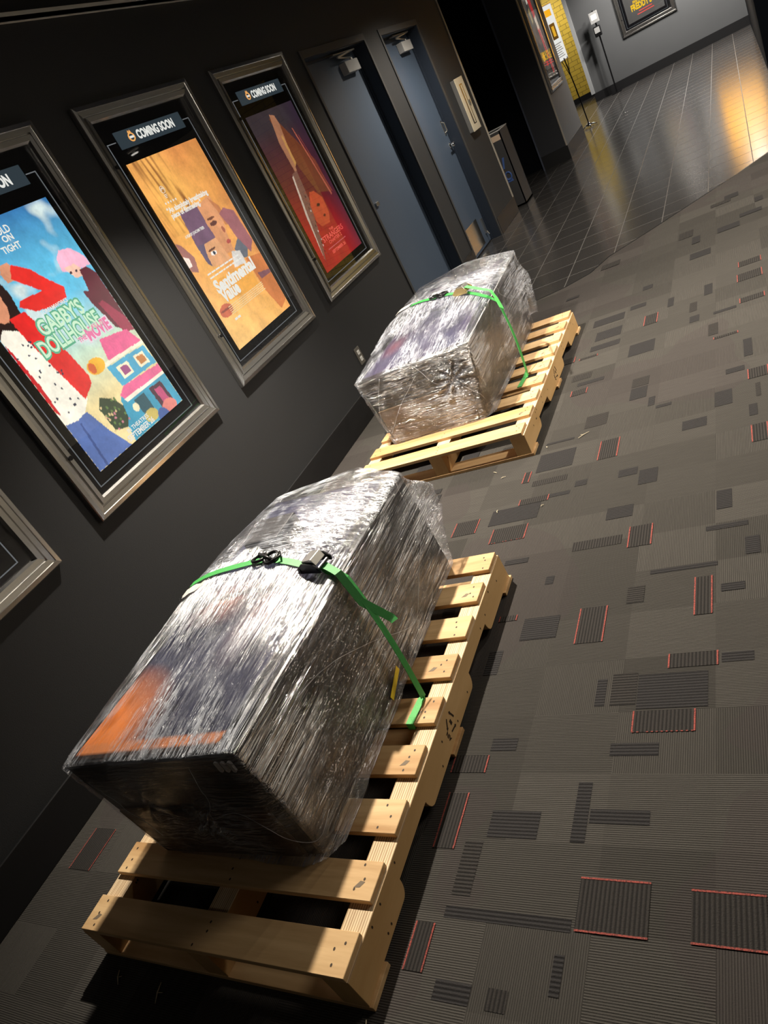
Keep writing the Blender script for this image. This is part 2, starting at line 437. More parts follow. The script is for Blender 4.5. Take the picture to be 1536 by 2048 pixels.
# carpet: a slab ending in the diagonal edge, with the woven patches laid into the same mesh
RED = [(1.883,-1.143,2.034,-1.029),(2.115,-1.141,2.252,-1.036),(1.487,-0.981,1.545,-0.821),(1.505,-1.273,1.553,-1.165),(1.47,-0.758,1.574,-0.702),(1.96,-0.638,2.112,-0.57),(2.041,-0.427,2.165,-0.376),(1.758,-0.301,1.843,-0.145),(2.103,-0.231,2.15,-0.068),(1.88,0.135,1.957,0.251),(1.699,0.765,1.779,0.917),(2.152,1.63,2.257,1.653),(1.392,0.542,1.519,0.583),(1.314,0.305,1.464,0.4),(1.112,0.405,1.223,0.504),(1.477,1.452,1.557,1.511),(2.287,1.135,2.361,1.223),(2.285,0.637,2.338,0.758),(2.279,2.489,2.39,2.57),(2.269,2.271,2.387,2.378),(2.274,1.972,2.385,2.032),(1.461,1.88,1.562,1.903),(1.37,0.715,1.399,0.8),(1.473,-0.162,1.535,-0.136),(1.794,2.083,1.863,2.219),(0.095,-1.143,0.204,-0.992)]
DARK = [(1.892,-0.547,1.961,-0.434),(1.85,-0.547,1.878,-0.451),(1.964,-0.563,2.142,-0.444),(1.843,-0.946,1.878,-0.785),(1.628,-0.944,1.759,-0.87),(1.574,-1.095,1.623,-0.956),(1.573,-0.687,1.65,-0.646),(1.91,-0.708,2.03,-0.67),(1.882,-0.896,2.021,-0.859),(1.57,-1.149,1.875,-1.121),(1.72,-1.322,1.765,-1.279),(1.594,-1.321,1.681,-1.279),(1.849,-1.276,1.871,-1.195),(2.175,-0.419,2.253,-0.385),(1.474,-0.401,1.522,-0.298),(1.6,1.071,1.702,1.181),(2.156,0.969,2.223,1.094),(2.034,0.841,2.127,0.913),(1.739,1.729,1.869,1.87),(1.522,2.083,1.668,2.206),(1.79,1.356,1.868,1.446),(1.79,1.232,1.866,1.344),(1.88,1.131,1.908,1.214),(1.917,1.092,1.982,1.115),(1.42,0.779,1.586,0.925),(1.424,0.67,1.579,0.711),(1.624,0.597,1.674,0.637),(1.802,0.594,1.876,0.646),(1.885,0.513,1.955,0.611),(1.784,0.32,1.88,0.392),(1.678,0.166,1.855,0.217),(2.163,0.263,2.211,0.37),(1.966,-0.023,2.166,-0.003),(1.277,0.432,1.493,0.54),(1.519,0.556,1.61,0.581),(1.455,1.624,1.559,1.692),(1.496,1.551,1.635,1.588),(1.429,1.006,1.562,1.023),(2.102,2.24,2.144,2.391),(1.911,2.247,1.943,2.374),(2.031,2.067,2.068,2.19),(2.035,1.923,2.082,2.003),(1.746,2.656,1.805,2.721),(1.694,2.39,1.784,2.449),(2.15,1.938,2.257,1.968),(2.127,1.69,2.171,1.825),(2.276,1.358,2.311,1.534),(2.201,1.234,2.275,1.278),(1.51,1.954,1.674,2.019),(1.606,0.003,1.636,0.045),(1.901,-0.148,1.954,-0.071),(1.568,-0.262,1.691,-0.162),(2.175,-0.144,2.239,-0.111),(2.244,0.009,2.285,0.093),(2.131,0.154,2.256,0.178),(2.31,0.973,2.327,1.084),(2.281,0.831,2.31,0.92),(1.419,0.148,1.512,0.178),(2.012,2.908,2.133,3.017),(1.483,2.305,1.665,2.405)]

b = MB()
poly = [(0, -5.2), (6.2, -5.2)] + [(6.2, 8.4)] + list(reversed(edge))
n = len(poly)
b.poly([(x, y, 0.0) for x, y in poly], 0); b.poly([(x, y, -.15) for x, y in reversed(poly)], 0)
for i in range(n):
    a, c = poly[i], poly[(i+1) % n]; b.quad((*a, -.15), (*c, -.15), (*c, 0), (*a, 0), 0)
def patch(x0, y0, x1, y1, z, m): b.quad((x0, y0, z), (x1, y0, z), (x1, y1, z), (x0, y1, z), m)
zz = .0008
for i, (x0, y0, x1, y1) in enumerate(DARK):
    zz += .00001; patch(x0, y0, x1, y1, zz, 1 if i % 5 else (2 if (y1-y0) < (x1-x0) else 3))
for (x0, y0, x1, y1) in RED:
    zz += .00001
    tall = (y1-y0) > (x1-x0)*1.15
    patch(x0, y0, x1, y1, zz, 2)
    lw = .0042
    if tall or x1-x0 < .13 and y0 > -.9:
        patch(x0-lw/2, y0, x0+lw/2, y1, zz+.0008, 4); patch(x1-lw/2, y0, x1+lw/2, y1, zz+.0008, 4)
    else:
        if y0 < -1.1:
            patch(x0, y0-lw/2, x1, y0+lw/2, zz+.0008, 4); patch(x0, y1-lw/2, x1, y1+lw/2, zz+.0008, 4)
        else:
            patch(x0-lw/2, y0, x0+lw/2, y1, zz+.0008, 4); patch(x1-lw/2, y0, x1+lw/2, y1, zz+.0008, 4)
            yy = y0
            k = 0
            while x0+k*.012 < x1:
                if random.random() < .6: patch(x0+k*.012, y0-.001, x0+k*.012+.005, y0+.002, zz+.0008, 4)
                k += 1
# a scatter of further woven patches where the photo shows only dim ones
rs = random.Random(11)
for i in range(330):
    x = rs.uniform(.05, 5.8); y = rs.uniform(-4.8, 7.5)
    if 1.40 < x < 2.42 and -1.35 < y < 2.9: continue
    if y > 3.0 + max(0, x-1.0)*.95: continue
    wx = rs.choice([.05, .09, .13, .18]); wy = rs.choice([.04, .07, .1, .14])
    if y+wy > 3.15 and x < 1.4: continue
    zz += .000005
    r = rs.random(); patch(x, y, x+wx, y+wy, zz, 1 if r < .75 else (2 if r < .9 else 3))
    if r > .9:
        patch(x, y-.002, x+.0042, y+wy, zz+.0008, 4); patch(x+wx, y, x+wx+.0042, y+wy, zz+.0008, 4)
carpet = b.build('floor', [M_carpet, M_cdark, M_cribx, M_criby, M_red]); struct(carpet)
tag(carpet, 'charcoal patterned carpet with dark blocks and thin red outlines')
b = MB()
for i in range(len(edge)-1):
    (xa, ya), (xb, yb) = edge[i], edge[i+1]
    d = Vector((xb-xa, yb-ya)).normalized(); nn = Vector((-d.y, d.x))*.006
    b.hexa([(xa-nn.x, ya-nn.y, -.01), (xb-nn.x, yb-nn.y, -.01), (xb+nn.x, yb+nn.y, -.01), (xa+nn.x, ya+nn.y, -.01),
            (xa-nn.x, ya-nn.y, .001), (xb-nn.x, yb-nn.y, .001), (xb+nn.x, yb+nn.y, .001), (xa+nn.x, ya+nn.y, .001)])
struct(b.build('trim_1', M_blackmetal))

H = 2.559
D1 = (3.462, 4.632, 2.120); D2 = (5.035, 6.020, 2.115); WEND = 6.93
b = MB()
T = -.24
b.box(T, -5.2, -.15, 0, D1[0], 2.75); b.box(T, D1[0], D1[2], 0, D1[1], 2.75); b.box(T, D1[1], -.15, 0, D2[0], 2.75)
b.box(T, D2[0], D2[2], 0, D2[1], 2.75); b.box(T, D2[1], -.15, 0, WEND, 2.75)
struct(b.build('wall_left', M_wall))
b = MB(); b.box(.0, -5.2, H, .03, WEND, H+.014); b.box(.018, -5.2, H-.0, .03, WEND, H+.03)
struct(b.build('trim_2', M_trim))
b = MB(); b.box(-3.2, -5.2, 2.75, 6.2, 16.2, 2.85); struct(b.build('ceiling', M_ceil))
b = MB()
for y0, y1 in ((-5.1, D1[0]-.03), (D1[1]+.03, D2[0]-.03), (D2[1]+.04, WEND)): b.box(0, y0, 0 if y0 < 3 else -.004, .012, y1, .1716)
struct(b.build('baseboard_left', M_base, bevel=.003))
b = MB(); b.box(-.012, WEND-.02, .17, .010, WEND+.008, 2.5); struct(b.build('trim_3', M_edge))
# alcove behind the wall end
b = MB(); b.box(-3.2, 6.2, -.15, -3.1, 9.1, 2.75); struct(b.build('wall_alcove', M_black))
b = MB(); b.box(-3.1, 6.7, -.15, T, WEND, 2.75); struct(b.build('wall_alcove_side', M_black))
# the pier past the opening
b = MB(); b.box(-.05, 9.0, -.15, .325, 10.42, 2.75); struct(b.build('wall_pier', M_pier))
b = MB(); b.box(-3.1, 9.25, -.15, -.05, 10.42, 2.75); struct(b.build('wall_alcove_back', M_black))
b = MB(); b.box(.325, 9.03, .17, .331, 10.42, 2.75); struct(b.build('wall_pier_face', M_wall_far))
b = MB(); b.box(-.052, 8.988, -.004, .338, 9.0, .17); b.box(.325, 9.0, -.004, .338, 10.42, .17); struct(b.build('baseboard_pier', M_base))
b = MB(); b.box(-.062, 8.985, -.004, -.042, 9.02, 2.75, 0); struct(b.build('trim_4', simple('navy jamb edge', (.05, .06, .09), .5)))
b = MB(); b.box(.318, 8.994, .17, .334, 9.01, 2.75, 0); struct(b.build('trim_5', M_edge))
# far end
b = MB(); b.box(0.03, 14.25, -.15, 6.2, 14.45, 2.75); struct(b.build('wall_far', M_wall_far))
b = MB(); b.box(0.03, 14.236, -.004, 2.72, 14.25, .15); struct(b.build('baseboard_far', M_base))
b = MB(); b.box(-.01, 14.22, .15, .055, 14.3, 2.75); struct(b.build('trim_6', simple('grey corner guard', (.30, .31, .32), .45)))
b = MB(); b.box(-3.1, 15.7, .1, .2, 15.8, 2.75); struct(b.build('wall_tiled', M_ytile))
b = MB(); b.box(-3.1, 15.68, -.004, .2, 15.7, .1); struct(b.build('baseboard_tiled', M_base))
b = MB(); b.box(-3.2, 10.42, -.15, -3.1, 15.8, 2.75); struct(b.build('wall_side', M_wall_far))
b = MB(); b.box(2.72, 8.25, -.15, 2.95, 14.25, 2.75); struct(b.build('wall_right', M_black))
b = MB(); b.box(6.1, -5.2, -.15, 6.2, 8.5, 2.75); struct(b.build('wall_hall', simple('tan hall wall', (.46, .42, .34), .6)))
b = MB(); b.box(2.95, 8.4, -.15, 3.9, 8.5, 2.75); struct(b.build('wall_hall_end', M_ytile))
b = MB(); b.box(3.9, 8.4, -.15, 6.1, 8.5, 2.75); struct(b.build('wall_hall_end', simple('pale grey wall paint', (.42, .43, .44), .6)))
b = MB(); b.box(0, -5.2, -.15, 6.2, -5.1, 2.75); struct(b.build('wall_near', M_wall))
# added unseen orange field, standing in for a glowing panel mirrored in the tiles
b = MB(); b.box(2.02, 14.235, .98, 2.715, 14.25, 2.4); o = b.build('wall_glow_standin', M_orangestandin); struct(o)

# ---------------------------------------------------------------- lamps
for nm, x, y, z, watt, ang, bl, rad, colr in LAMPS:
    t = empty('ceiling_light', (x, y, 2.75), 0, None, 'ceiling light', 'recessed lobby downlights')
    t['label'] = {'a': 'recessed downlight over the gap between the two pallets', 'b': 'recessed downlight over the open carpet', 'c': 'recessed downlight in front of the two blue doors',
                  'd': 'recessed downlight before the poster case on the far wall', 'e': 'recessed downlight at the near end of the poster wall', 'f': 'added lamp brightening the unseen orange field on the far wall',
                  'g': 'added soft fill light over the hall on the right', 'i': 'added lamp brightening the unseen tiled wall at the end of the hall', 'h': 'recessed downlight deep in front of the mustard tiles'}[nm]
    b = MB(); b.tube([(.075*math.cos(i*.2618), .075*math.sin(i*.2618), -.006) for i in range(24)], .012, 8, 0, closed=True)
    b.cyl(0, 0, -.05, 0.0, .028, 16); b.build('trim_ring', M_trim, t, smooth=False)
    b = MB(); b.cyl(0, 0, -.06, -.051, .05, 20); b.build('lens', emis('lamp lens', colr, 6), t)
    L = bpy.data.lights.new('lamp', 'SPOT' if ang else 'AREA'); L.energy = watt; L.color = colr
    if ang: L.spot_size = math.radians(ang); L.spot_blend = bl; L.shadow_soft_size = rad
    else: L.shape = 'RECTANGLE'; L.size = rad; L.size_y = rad*.5
    lo = bpy.data.objects.new('lamp', L); COL.objects.link(lo); lo.parent = t; lo.location = (0, 0, z-2.75)
    if nm == 'a': lo.rotation_euler = (math.radians(-7), math.radians(-13), 0)

# ---------------------------------------------------------------- poster cases
def inside(u, v, P):
    c = False; j = len(P)-1
    for i in range(len(P)):
        if (P[i][1] > v) != (P[j][1] > v) and u < (P[j][0]-P[i][0])*(v-P[i][1])/(P[j][1]-P[i][1])+P[i][0]: c = not c
        j = i
    return c
def ell(cx, cy, rx, ry, n=14): return [(cx+rx*math.cos(6.2832*i/n), cy+ry*math.sin(6.2832*i/n)) for i in range(n)]
def painted(name, x0, z0, wd, ht, base, layers, y, parent, nx=176, nz=284, grain=.12, mat=None, amp=1.0):
    vs = []; fs = []; cs = []
    lay = [(P, lin(c), min(p[0] for p in P), max(p[0] for p in P), min(p[1] for p in P), max(p[1] for p in P)) for P, c in layers]
    for j in range(nz+1):
        for i in range(nx+1):
            u = i/nx; v = j/nz
            vs.append((x0+u*wd, y, z0+v*ht))
            q = u+.003*noise.noise((u*40, v*60, 3)); r = v+.0025*noise.noise((u*40, v*60, 9))
            c = base(u, v)
            for P, col, a, b_, c_, d_ in lay:
                if a <= q <= b_ and c_ <= r <= d_ and inside(q, r, P): c = col
            g = 1+grain*1.6*noise.noise((u*7+v*3, v*9, 6.2))+grain*noise.noise((u*22, v*34, 1.7))+grain*.8*noise.noise((u*70, v*100, 5.1))
            cs.append((max(0, c[0]*g*amp), max(0, c[1]*g*amp), max(0, c[2]*g*amp), 1))
    for j in range(nz):
        for i in range(nx):
            a = j*(nx+1)+i; fs.append((a, a+1, a+nx+2, a+nx+1))
    me = bpy.data.meshes.new(name); me.from_pydata(vs, [], fs)
    at = me.color_attributes.new('Col', 'FLOAT_COLOR', 'POINT')
    at.data.foreach_set('color', [k for c in cs for k in c])
    me.materials.append(mat or M_poster)
    o = bpy.data.objects.new(name, me); COL.objects.link(o); o.parent = parent; return o
def mixl(a, b, t): t = max(0, min(1, t)); return tuple(a[i]*(1-t)+b[i]*t for i in range(3))

FW, FH, FB = .936, 1.4353, .7584
PX, PZ, PW_, PH_ = .150, .154, .623, 1.0
def case(loc, rz, label, group, sign=True, frac=1):
    t = empty('poster_case', loc, rz, label, 'poster case', group)
    # frame: mitred moulding swept round the opening
    prof = [(0, .001), (0, .022), (.004, .026), (.021, .029), (.023, .024), (.043, .022), (.044, .012), (.051, .012), (.052, .026), (.072, .024), (.080, .012), (.080, .001)]
    b = MB(); loops = []
    for d, h in prof: loops.append([(d, -h, d), (FW-d, -h, d), (FW-d, -h, FH-d), (d, -h, FH-d)])
    for i in range(len(prof)-1):
        for k in range(4): b.quad(loops[i][k], loops[i][(k+1) % 4], loops[i+1][(k+1) % 4], loops[i+1][k])
    b.build('frame', M_alu, t)
    b = MB(); b.box(.06, -.004, .06, FW-.06, -.001, FH-.06); b.build('backing', M_blackgloss, t)
    b = MB(); l, r, z0, z1, h = .105, .809, .105, 1.257, .0055
    th = .004
    for x0, zz0, x1, zz1 in ((l, z0, r, z0+th), (l, z0, l+th, z1), (r-th, z0, r, z1), (l, z1-th, .172, z1), (.752, z1-th, r, z1)):
        b.box(x0, -h-.0012, zz0, x1, -h, zz1)
    b.build('border_line', M_greyline, t)
    if sign:
        b = MB(); b.box(.186, -.0075, 1.218, .745, -.0045, 1.297); sg = b.build('sign_plate', M_signplate, t)
        b = MB(); add_text(b, 'COMING SOON', lambda a, c: (.342+a, -.0082, 1.239+c), .056, width=.32, bold=.0028); b.build('lettering', M_signtext, sg)
        b = MB(); b.tube([(.297+.021*math.cos(i*.3927), -.0085, 1.257+.018*math.sin(i*.3927)) for i in range(16)], .0035, 6, 0, closed=True)
        b.box(.277, -.0095, 1.252, .317, -.0082, 1.262, 1); b.prism([(.283, 1.277), (.290, 1.289), (.297, 1.281), (.304, 1.289), (.311, 1.277)], 'y', -.0095, -.0082, 0)
        b.build('round_emblem', [M_signorange, M_signtext], sg)
    b = MB(); b.box(.079, -.0122, .079, FW-.079, -.0098, FH-.079); b.build('glass', M_glass, t)
    for lz in (1.155, .276):
        b = MB(); b.tube([(.060, -.024, lz), (.060, -.031, lz)], .010, 14); b.tube([(.060, -.031, lz), (.060, -.0315, lz)], .004, 8)
        b.build('lock', M_blackmetal, t)
    return t
def onposter(u, v, h): return (PX+u*PW_, -h, PZ+v*PH_)
def ptext(parent, mat, items, name='lettering', h=.0078):
    for txt, u, v, size, wd, bold in items:
        b = MB()
        add_text(b, txt, lambda a, c, u=u, v=v: onposter(u+a/PW_, v+c/PH_, h), size, width=wd*PW_ if wd else None, bold=bold)
        b.build(name, mat, parent)

Y0, SP = -1.3149, 1.18488
RZL = math.pi/2
lab = ['unlit poster case nearest the camera, only its lower corner in frame',
       'poster case with the blue sky and red cardigan poster',
       'poster case with the golden tan collage poster, middle of the lit cases',
       'poster case with the dark red poster beside the first blue door']
cases = [case((0, Y0+k*SP, FB), RZL, lab[k], 'aluminium poster cases on the dark wall', sign=(k > 0)) for k in range(4)]

# case 1: sky, person in a red cardigan, second person with pink hair, a blue toy house
def sky(u, v):
    c = mixl(lin((226, 205, 148)), lin((190, 214, 190)), (v-.22)/.2)
    c = mixl(c, lin((96, 186, 218)), (v-.42)/.22); c = mixl(c, lin((52, 112, 165)), (v-.75)/.25)
    cl = noise.noise((u*4+3, v*7, 2)) + .5*noise.noise((u*11, v*17, 4))
    return mixl(c, lin((205, 222, 220)), (cl-.12)*2.2) if v > .35 else c
G = [(ell(.16, .74, .11, .12), (92, 40, 26)), ([(.0, .84), (.05, .88), (.16, .89), (.25, .83), (.27, .73), (.25, .66), (.26, .57), (.17, .55), (.12, .62), (.0, .6)], (38, 22, 20)),
     (ell(.12, .74, .08, .09), (206, 138, 104)), ([(.30, .81), (.34, .84), (.40, .84), (.42, .80), (.38, .77), (.31, .775)], (208, 142, 108)),
     ([(.41, .83), (.52, .785), (.60, .72), (.675, .67), (.64, .63), (.525, .62), (.36, .64), (.27, .68), (.30, .70), (.50, .695), (.44, .73), (.35, .78)], (222, 46, 40)),
     ([(.0, .61), (.06, .64), (.18, .60), (.22, .43), (.275, .26), (.16, .21), (.0, .225)], (238, 232, 214)),
     ([(.15, .66), (.28, .66), (.33, .56), (.372, .453), (.40, .33), (.385, .30), (.258, .262), (.205, .432), (.16, .58)], (216, 36, 34)),
     ([(0, .60), (.02, .55), (.035, .40), (.022, .265), (0, .29)], (190, 28, 36)),
     ([(0, .228), (.10, .215), (.205, .222), (.27, .10), (.35, 0), (0, 0)], (78, 104, 162)), ([(.10, .2), (.115, .2), (.09, 0), (.07, 0)], (52, 74, 128)),
     ([(.30, .20), (.36, .235), (.45, .20), (.50, .14), (.50, .06), (.40, .07), (.31, .09)], (44, 62, 40)),
     ([(.50, .17), (.55, .20), (1, .18), (1, 0), (.40, 0), (.42, .07), (.47, .10)], (54, 148, 176)),
     ([(.74, .72), (.76, .775), (.82, .80), (.92, .79), (.99, .74), (1, .70), (.93, .70), (.80, .71)], (238, 178, 200)), ([(.77, .73), (.87, .73), (.90, .70), (.87, .672), (.81, .676)], (236, 190, 168)),
     (ell(.80, .705, .012, .006), (60, 40, 50)), (ell(.85, .70, .012, .006), (60, 40, 50)),
     ([(.88, .70), (.95, .70), (1, .66), (1, .38), (.93, .40), (.86, .43), (.80, .56), (.79, .62), (.84, .61), (.86, .65)], (92, 24, 44)),
     ([(.85, .55), (.90, .55), (1, .44), (1, .38), (.90, .39)], (150, 40, 70)),
     ([(.62, .335), (.66, .425), (.93, .40), (.99, .325)], (226, 92, 138)), ([(.56, .32), (.58, .335), (1, .325), (1, .31)], (238, 226, 200)),
     ([(.57, .315), (.98, .305), (1, .21), (.59, .215)], (66, 160, 192)), ([(.52, .19), (.60, .215), (1, .20), (1, .165), (.545, .163)], (224, 96, 140)), ([(.53, .168), (1, .162), (1, .150), (.545, .150)], (240, 228, 206)),
     ([(.64, .295), (.76, .29), (.76, .235), (.645, .235)], (240, 226, 190)), ([(.83, .29), (.94, .285), (.945, .23), (.835, .23)], (240, 226, 190)),
     ([(.665, .285), (.74, .28), (.74, .245), (.668, .245)], (150, 70, 120)), ([(.85, .28), (.925, .277), (.928, .24), (.855, .24)], (190, 120, 60)),
     ([(.60, .14), (.72, .138), (.72, .05), (.61, .05)], (36, 80, 90)), ([(.78, .14), (.92, .135), (.93, .03), (.79, .03)], (70, 36, 52)), ([(.82, .12), (.89, .118), (.90, .04), (.83, .04)], (180, 70, 110)),
     (ell(.58, .11, .03, .02), (235, 220, 180)), (ell(.50, .345, .085, .035), (232, 170, 42)), (ell(.46, .345, .03, .025), (206, 92, 40)),
     (ell(.66, .04, .07, .03), (190, 170, 90)), (ell(.86, .02, .08, .035), (210, 120, 110)), (ell(.76, .0, .06, .04), (60, 90, 150))]
rr = random.Random(3)
for i in range(26):
    u = rr.uniform(.02, .24); v = rr.uniform(.25, .58); G.append((ell(u, v, .008, .005, 6), (40, 44, 66)))
for i in range(30):
    u = rr.uniform(.30, .47); v = rr.uniform(.08, .20); G.append((ell(u, v, .010, .007, 6), rr.choice([(190, 120, 130), (90, 120, 60), (206, 180, 130)])))
p1 = painted('poster', PX, PZ, PW_, PH_, sky, G, -.0062, cases[1], amp=1.25)
tag(p1, 'poster of a person in a red cardigan and a blue house')
ptext(p1, M_posterwhite, [('HOLD', .43, .935, .040, .15, .001), ('ON', .475, .905, .034, .09, .001), ('TIGHT', .42, .868, .036, .16, .001),
                          ('IN THEATRES', .385, .044, .026, .24, .0006), ('SEPTEMBER 26', .35, .012, .036, .30, .001), ('DREAMWORKS', .40, .615, .024, .23, .0006)])
ptext(p1, M_mintedge, [("GABBY'S", .278, .545, .090, .44, .0085), ('DOLLHOUSE', .188, .473, .095, .60, .0085)], h=.0073)
ptext(p1, M_postergreen, [("GABBY'S", .290, .547, .086, .415, .0022), ('DOLLHOUSE', .200, .475, .091, .575, .0022)])
ptext(p1, M_pinkedge, [('THE', .50, .452, .032, .085, .003), ('MOVIE', .578, .438, .075, .26, .0075)], h=.0073)
ptext(p1, M_posterpink, [('THE', .505, .455, .028, .075, .0008), ('MOVIE', .590, .440, .071, .235, .0030)])

# case 2: golden collage
def gold(u, v):
    c = mixl(lin((232, 172, 88)), lin((214, 138, 76)), .5+.9*noise.noise((u*2.2, v*3.1, 8)))
    c = mixl(c, lin((176, 100, 52)), (u*.9+v*.5-.85)*1.1)
    c = mixl(c, lin((245, 205, 130)), (.35-v)*1.2+(.25-u)*.5)
    st = noise.noise((u*30+v*8, v*3-u*4, 1))
    if v > .62 and u < .45: c = mixl(c, lin((130, 78, 42)), st*1.3)
    return c
SVL = [([(0, .60), (.06, .58), (.13, .50), (.08, .43), (0, .45)], (150, 100, 92)), ([(0, .53), (.06, .51), (.05, .47), (0, .47)], (226, 210, 196)),
       ([(.26, .715), (.52, .708), (.53, .53), (.36, .525), (.23, .54)], (112, 84, 104)), ([(.23, .54), (.36, .53), (.30, .41), (.24, .44)], (96, 84, 104)),
       ([(.517, .708), (.74, .725), (.77, .62), (.70, .52), (.66, .43), (.54, .43), (.51, .60)], (205, 142, 98)), ([(.70, .72), (.80, .66), (.80, .55), (.74, .56), (.74, .64)], (186, 118, 74)),
       (ell(.60, .595, .055, .012), (92, 54, 46)), (ell(.60, .622, .06, .006), (110, 66, 46)), (ell(.68, .545, .02, .018), (150, 84, 62)), (ell(.66, .48, .035, .012), (170, 74, 66)),
       ([(.33, .53), (.52, .53), (.56, .40), (.45, .39), (.28, .415), (.29, .47)], (214, 156, 110)), (ell(.39, .47, .045, .012), (240, 230, 220)), (ell(.395, .47, .016, .011), (52, 60, 72)), (ell(.39, .49, .06, .006), (100, 62, 46)),
       ([(.74, .62), (.84, .64), (.96, .60), (.99, .42), (.88, .37), (.80, .45), (.78, .55)], (150, 92, 96)), ([(.68, .43), (.80, .47), (.86, .40), (.80, .36), (.70, .37)], (96, 100, 108)),
       ([(.62, .43), (.74, .41), (.73, .34), (.54, .35)], (206, 200, 192)), ([(.22, .35), (.72, .34), (.74, .28), (.735, .20), (.20, .23)], (222, 156, 66)),
       ([(.75, .36), (1, .34), (1, .05), (.86, .02), (.78, .15)], (190, 112, 60)), (ell(.13, .20, .10, .034), (188, 92, 62)), (ell(.13, .205, .09, .006), (130, 60, 46)), ([(.80, .26), (1, .24), (1, .22), (.82, .22)], (122, 78, 84))]
p2 = painted('poster', PX, PZ, PW_, PH_, gold, SVL, -.0062, cases[2], grain=.13, amp=1.3)
tag(p2, 'golden tan poster of overlapping faces')
ptext(p2, M_posterwhite, [('Sentimental', .154, .290, .092, .665, .0045), ('Value', .165, .235, .092, .285, .0045), ('\u201cAn absolutely breathtaking', .135, .733, .036, .61, .0014), ('piece of filmmaking.\u201d', .15, .704, .036, .45, .0014),
                          ('A FILM BY JOACHIM TRIER', .16, .595, .020, .29, .0006)])
b = MB()
for i in range(5):
    cx = .17+i*.036; pts = []
    for k in range(10):
        r = .0085 if k % 2 == 0 else .0036; a = math.pi/2+k*math.pi/5; q = onposter(cx, .779, .0078); pts.append((q[0]+r*math.cos(a), q[1], q[2]+r*math.sin(a)))
    b.poly(pts)
b.build('star_row', M_posterwhite, p2); b = MB()
q = onposter(.225, .842, .0078)
b.tube([(q[0]+.017*math.cos(i*.3927), q[1], q[2]+.017*math.sin(i*.3927)) for i in range(16)], .0011, 5, 0, closed=True)
b.tube([(q[0]+.008*math.cos(i*.5), q[1], q[2]+.008*math.sin(i*.5)) for i in range(8)], .0018, 5)
for k in range(3): b.box(q[0]-.012, q[1]-.0006, q[2]-.027-k*.007, q[0]+.012-.003*k, q[1], q[2]-.0245-k*.007)
b.build('laurel_mark', M_posterwhite, p2)
b = MB(); rr = random.Random(5)
for v_, x_, x1_, h_ in ((.392, .155, .64, .008), (.370, .16, .68, .008), (.130, .165, .26, .012)):
    while x_ < x1_:
        wd = rr.uniform(.03, .07); q = onposter(x_, v_, .0078); b.box(q[0], q[1]-.0004, q[2], q[0]+wd*PW_, q[1], q[2]+h_); x_ += wd+.010
    b.build('credit_line', M_posterwhite, p2); b = MB()
for k in range(5):
    x = .17
    while x < .76:
        wd = rr.uniform(.015, .04); q = onposter(x, .205-k*.010, .0078); b.box(q[0], q[1]-.0004, q[2], q[0]+wd*PW_, q[1], q[2]+.0042); x += wd+.008
    b.build('credit_line', M_posterfaint, p2); b = MB()


# case 3: dark red poster with a long blade
def deep(u, v):
    c = mixl(lin((172, 16, 24)), lin((96, 22, 34)), (v-.25)/.3+u*.35)
    c = mixl(c, lin((58, 48, 54)), (v-.55)/.35); return mixl(c, lin((52, 32, 58)), (u-.72)*2.4)
SL = [([(.40, .95), (.56, .90), (.90, .62), (.92, .40), (.62, .44), (.50, .62)], (120, 62, 38)), ([(.44, .97), (.53, .955), (.55, .90), (.50, .78), (.43, .62), (.38, .60), (.36, .80)], (178, 120, 88)),
      ([(.46, .83), (.50, .84), (.49, .66), (.44, .64)], (206, 150, 84)), ([(.30, .61), (.42, .62), (.38, .44), (.22, .20), (.09, .06), (.18, .36)], (128, 84, 74)),
      ([(.28, .60), (.31, .60), (.20, .36), (.08, .07), (.16, .36)], (206, 186, 168)), ([(.34, .40), (.45, .47), (.55, .46), (.66, .40), (.64, .30), (.56, .245), (.36, .25), (.30, .30)], (196, 72, 44)),
      (ell(.50, .375, .04, .010), (60, 20, 20)), (ell(.52, .30, .03, .008), (90, 16, 20)), ([(.74, .85), (.76, .85), (.90, .39), (.87, .38)], (186, 96, 74)), ([(.80, .80), (.81, .80), (.94, .40), (.92, .40)], (150, 60, 56))]
for i in range(22):
    v = .10+i*.018; SL.append((ell(.13+v*.45+rr.uniform(-.02, .03), v, .010, .007, 6), rr.choice([(226, 210, 204), (150, 60, 50), (60, 20, 24)])))
p3 = painted('poster', PX, PZ, PW_, PH_, deep, SL, -.0062, cases[3], grain=.12, amp=.85)
tag(p3, 'dark red poster crossed by a pale blade')
ptext(p3, M_posterred, [('THE', .46, .200, .022, .10, .0004), ('STRANGERS', .235, .160, .050, .53, .0006), ('CHAPTER 2', .335, .132, .030, .33, .0004), ('SEPTEMBER 26', .305, .070, .028, .35, .0006)])
b = MB(); x = .255
while x < .70:
    wd = rr.uniform(.02, .05); q = onposter(x, .106, .0078); b.box(q[0], q[1]-.0004, q[2], q[0]+wd*PW_, q[1], q[2]+.006); x += wd+.008
b.build('small_print', M_posterdim, p3)

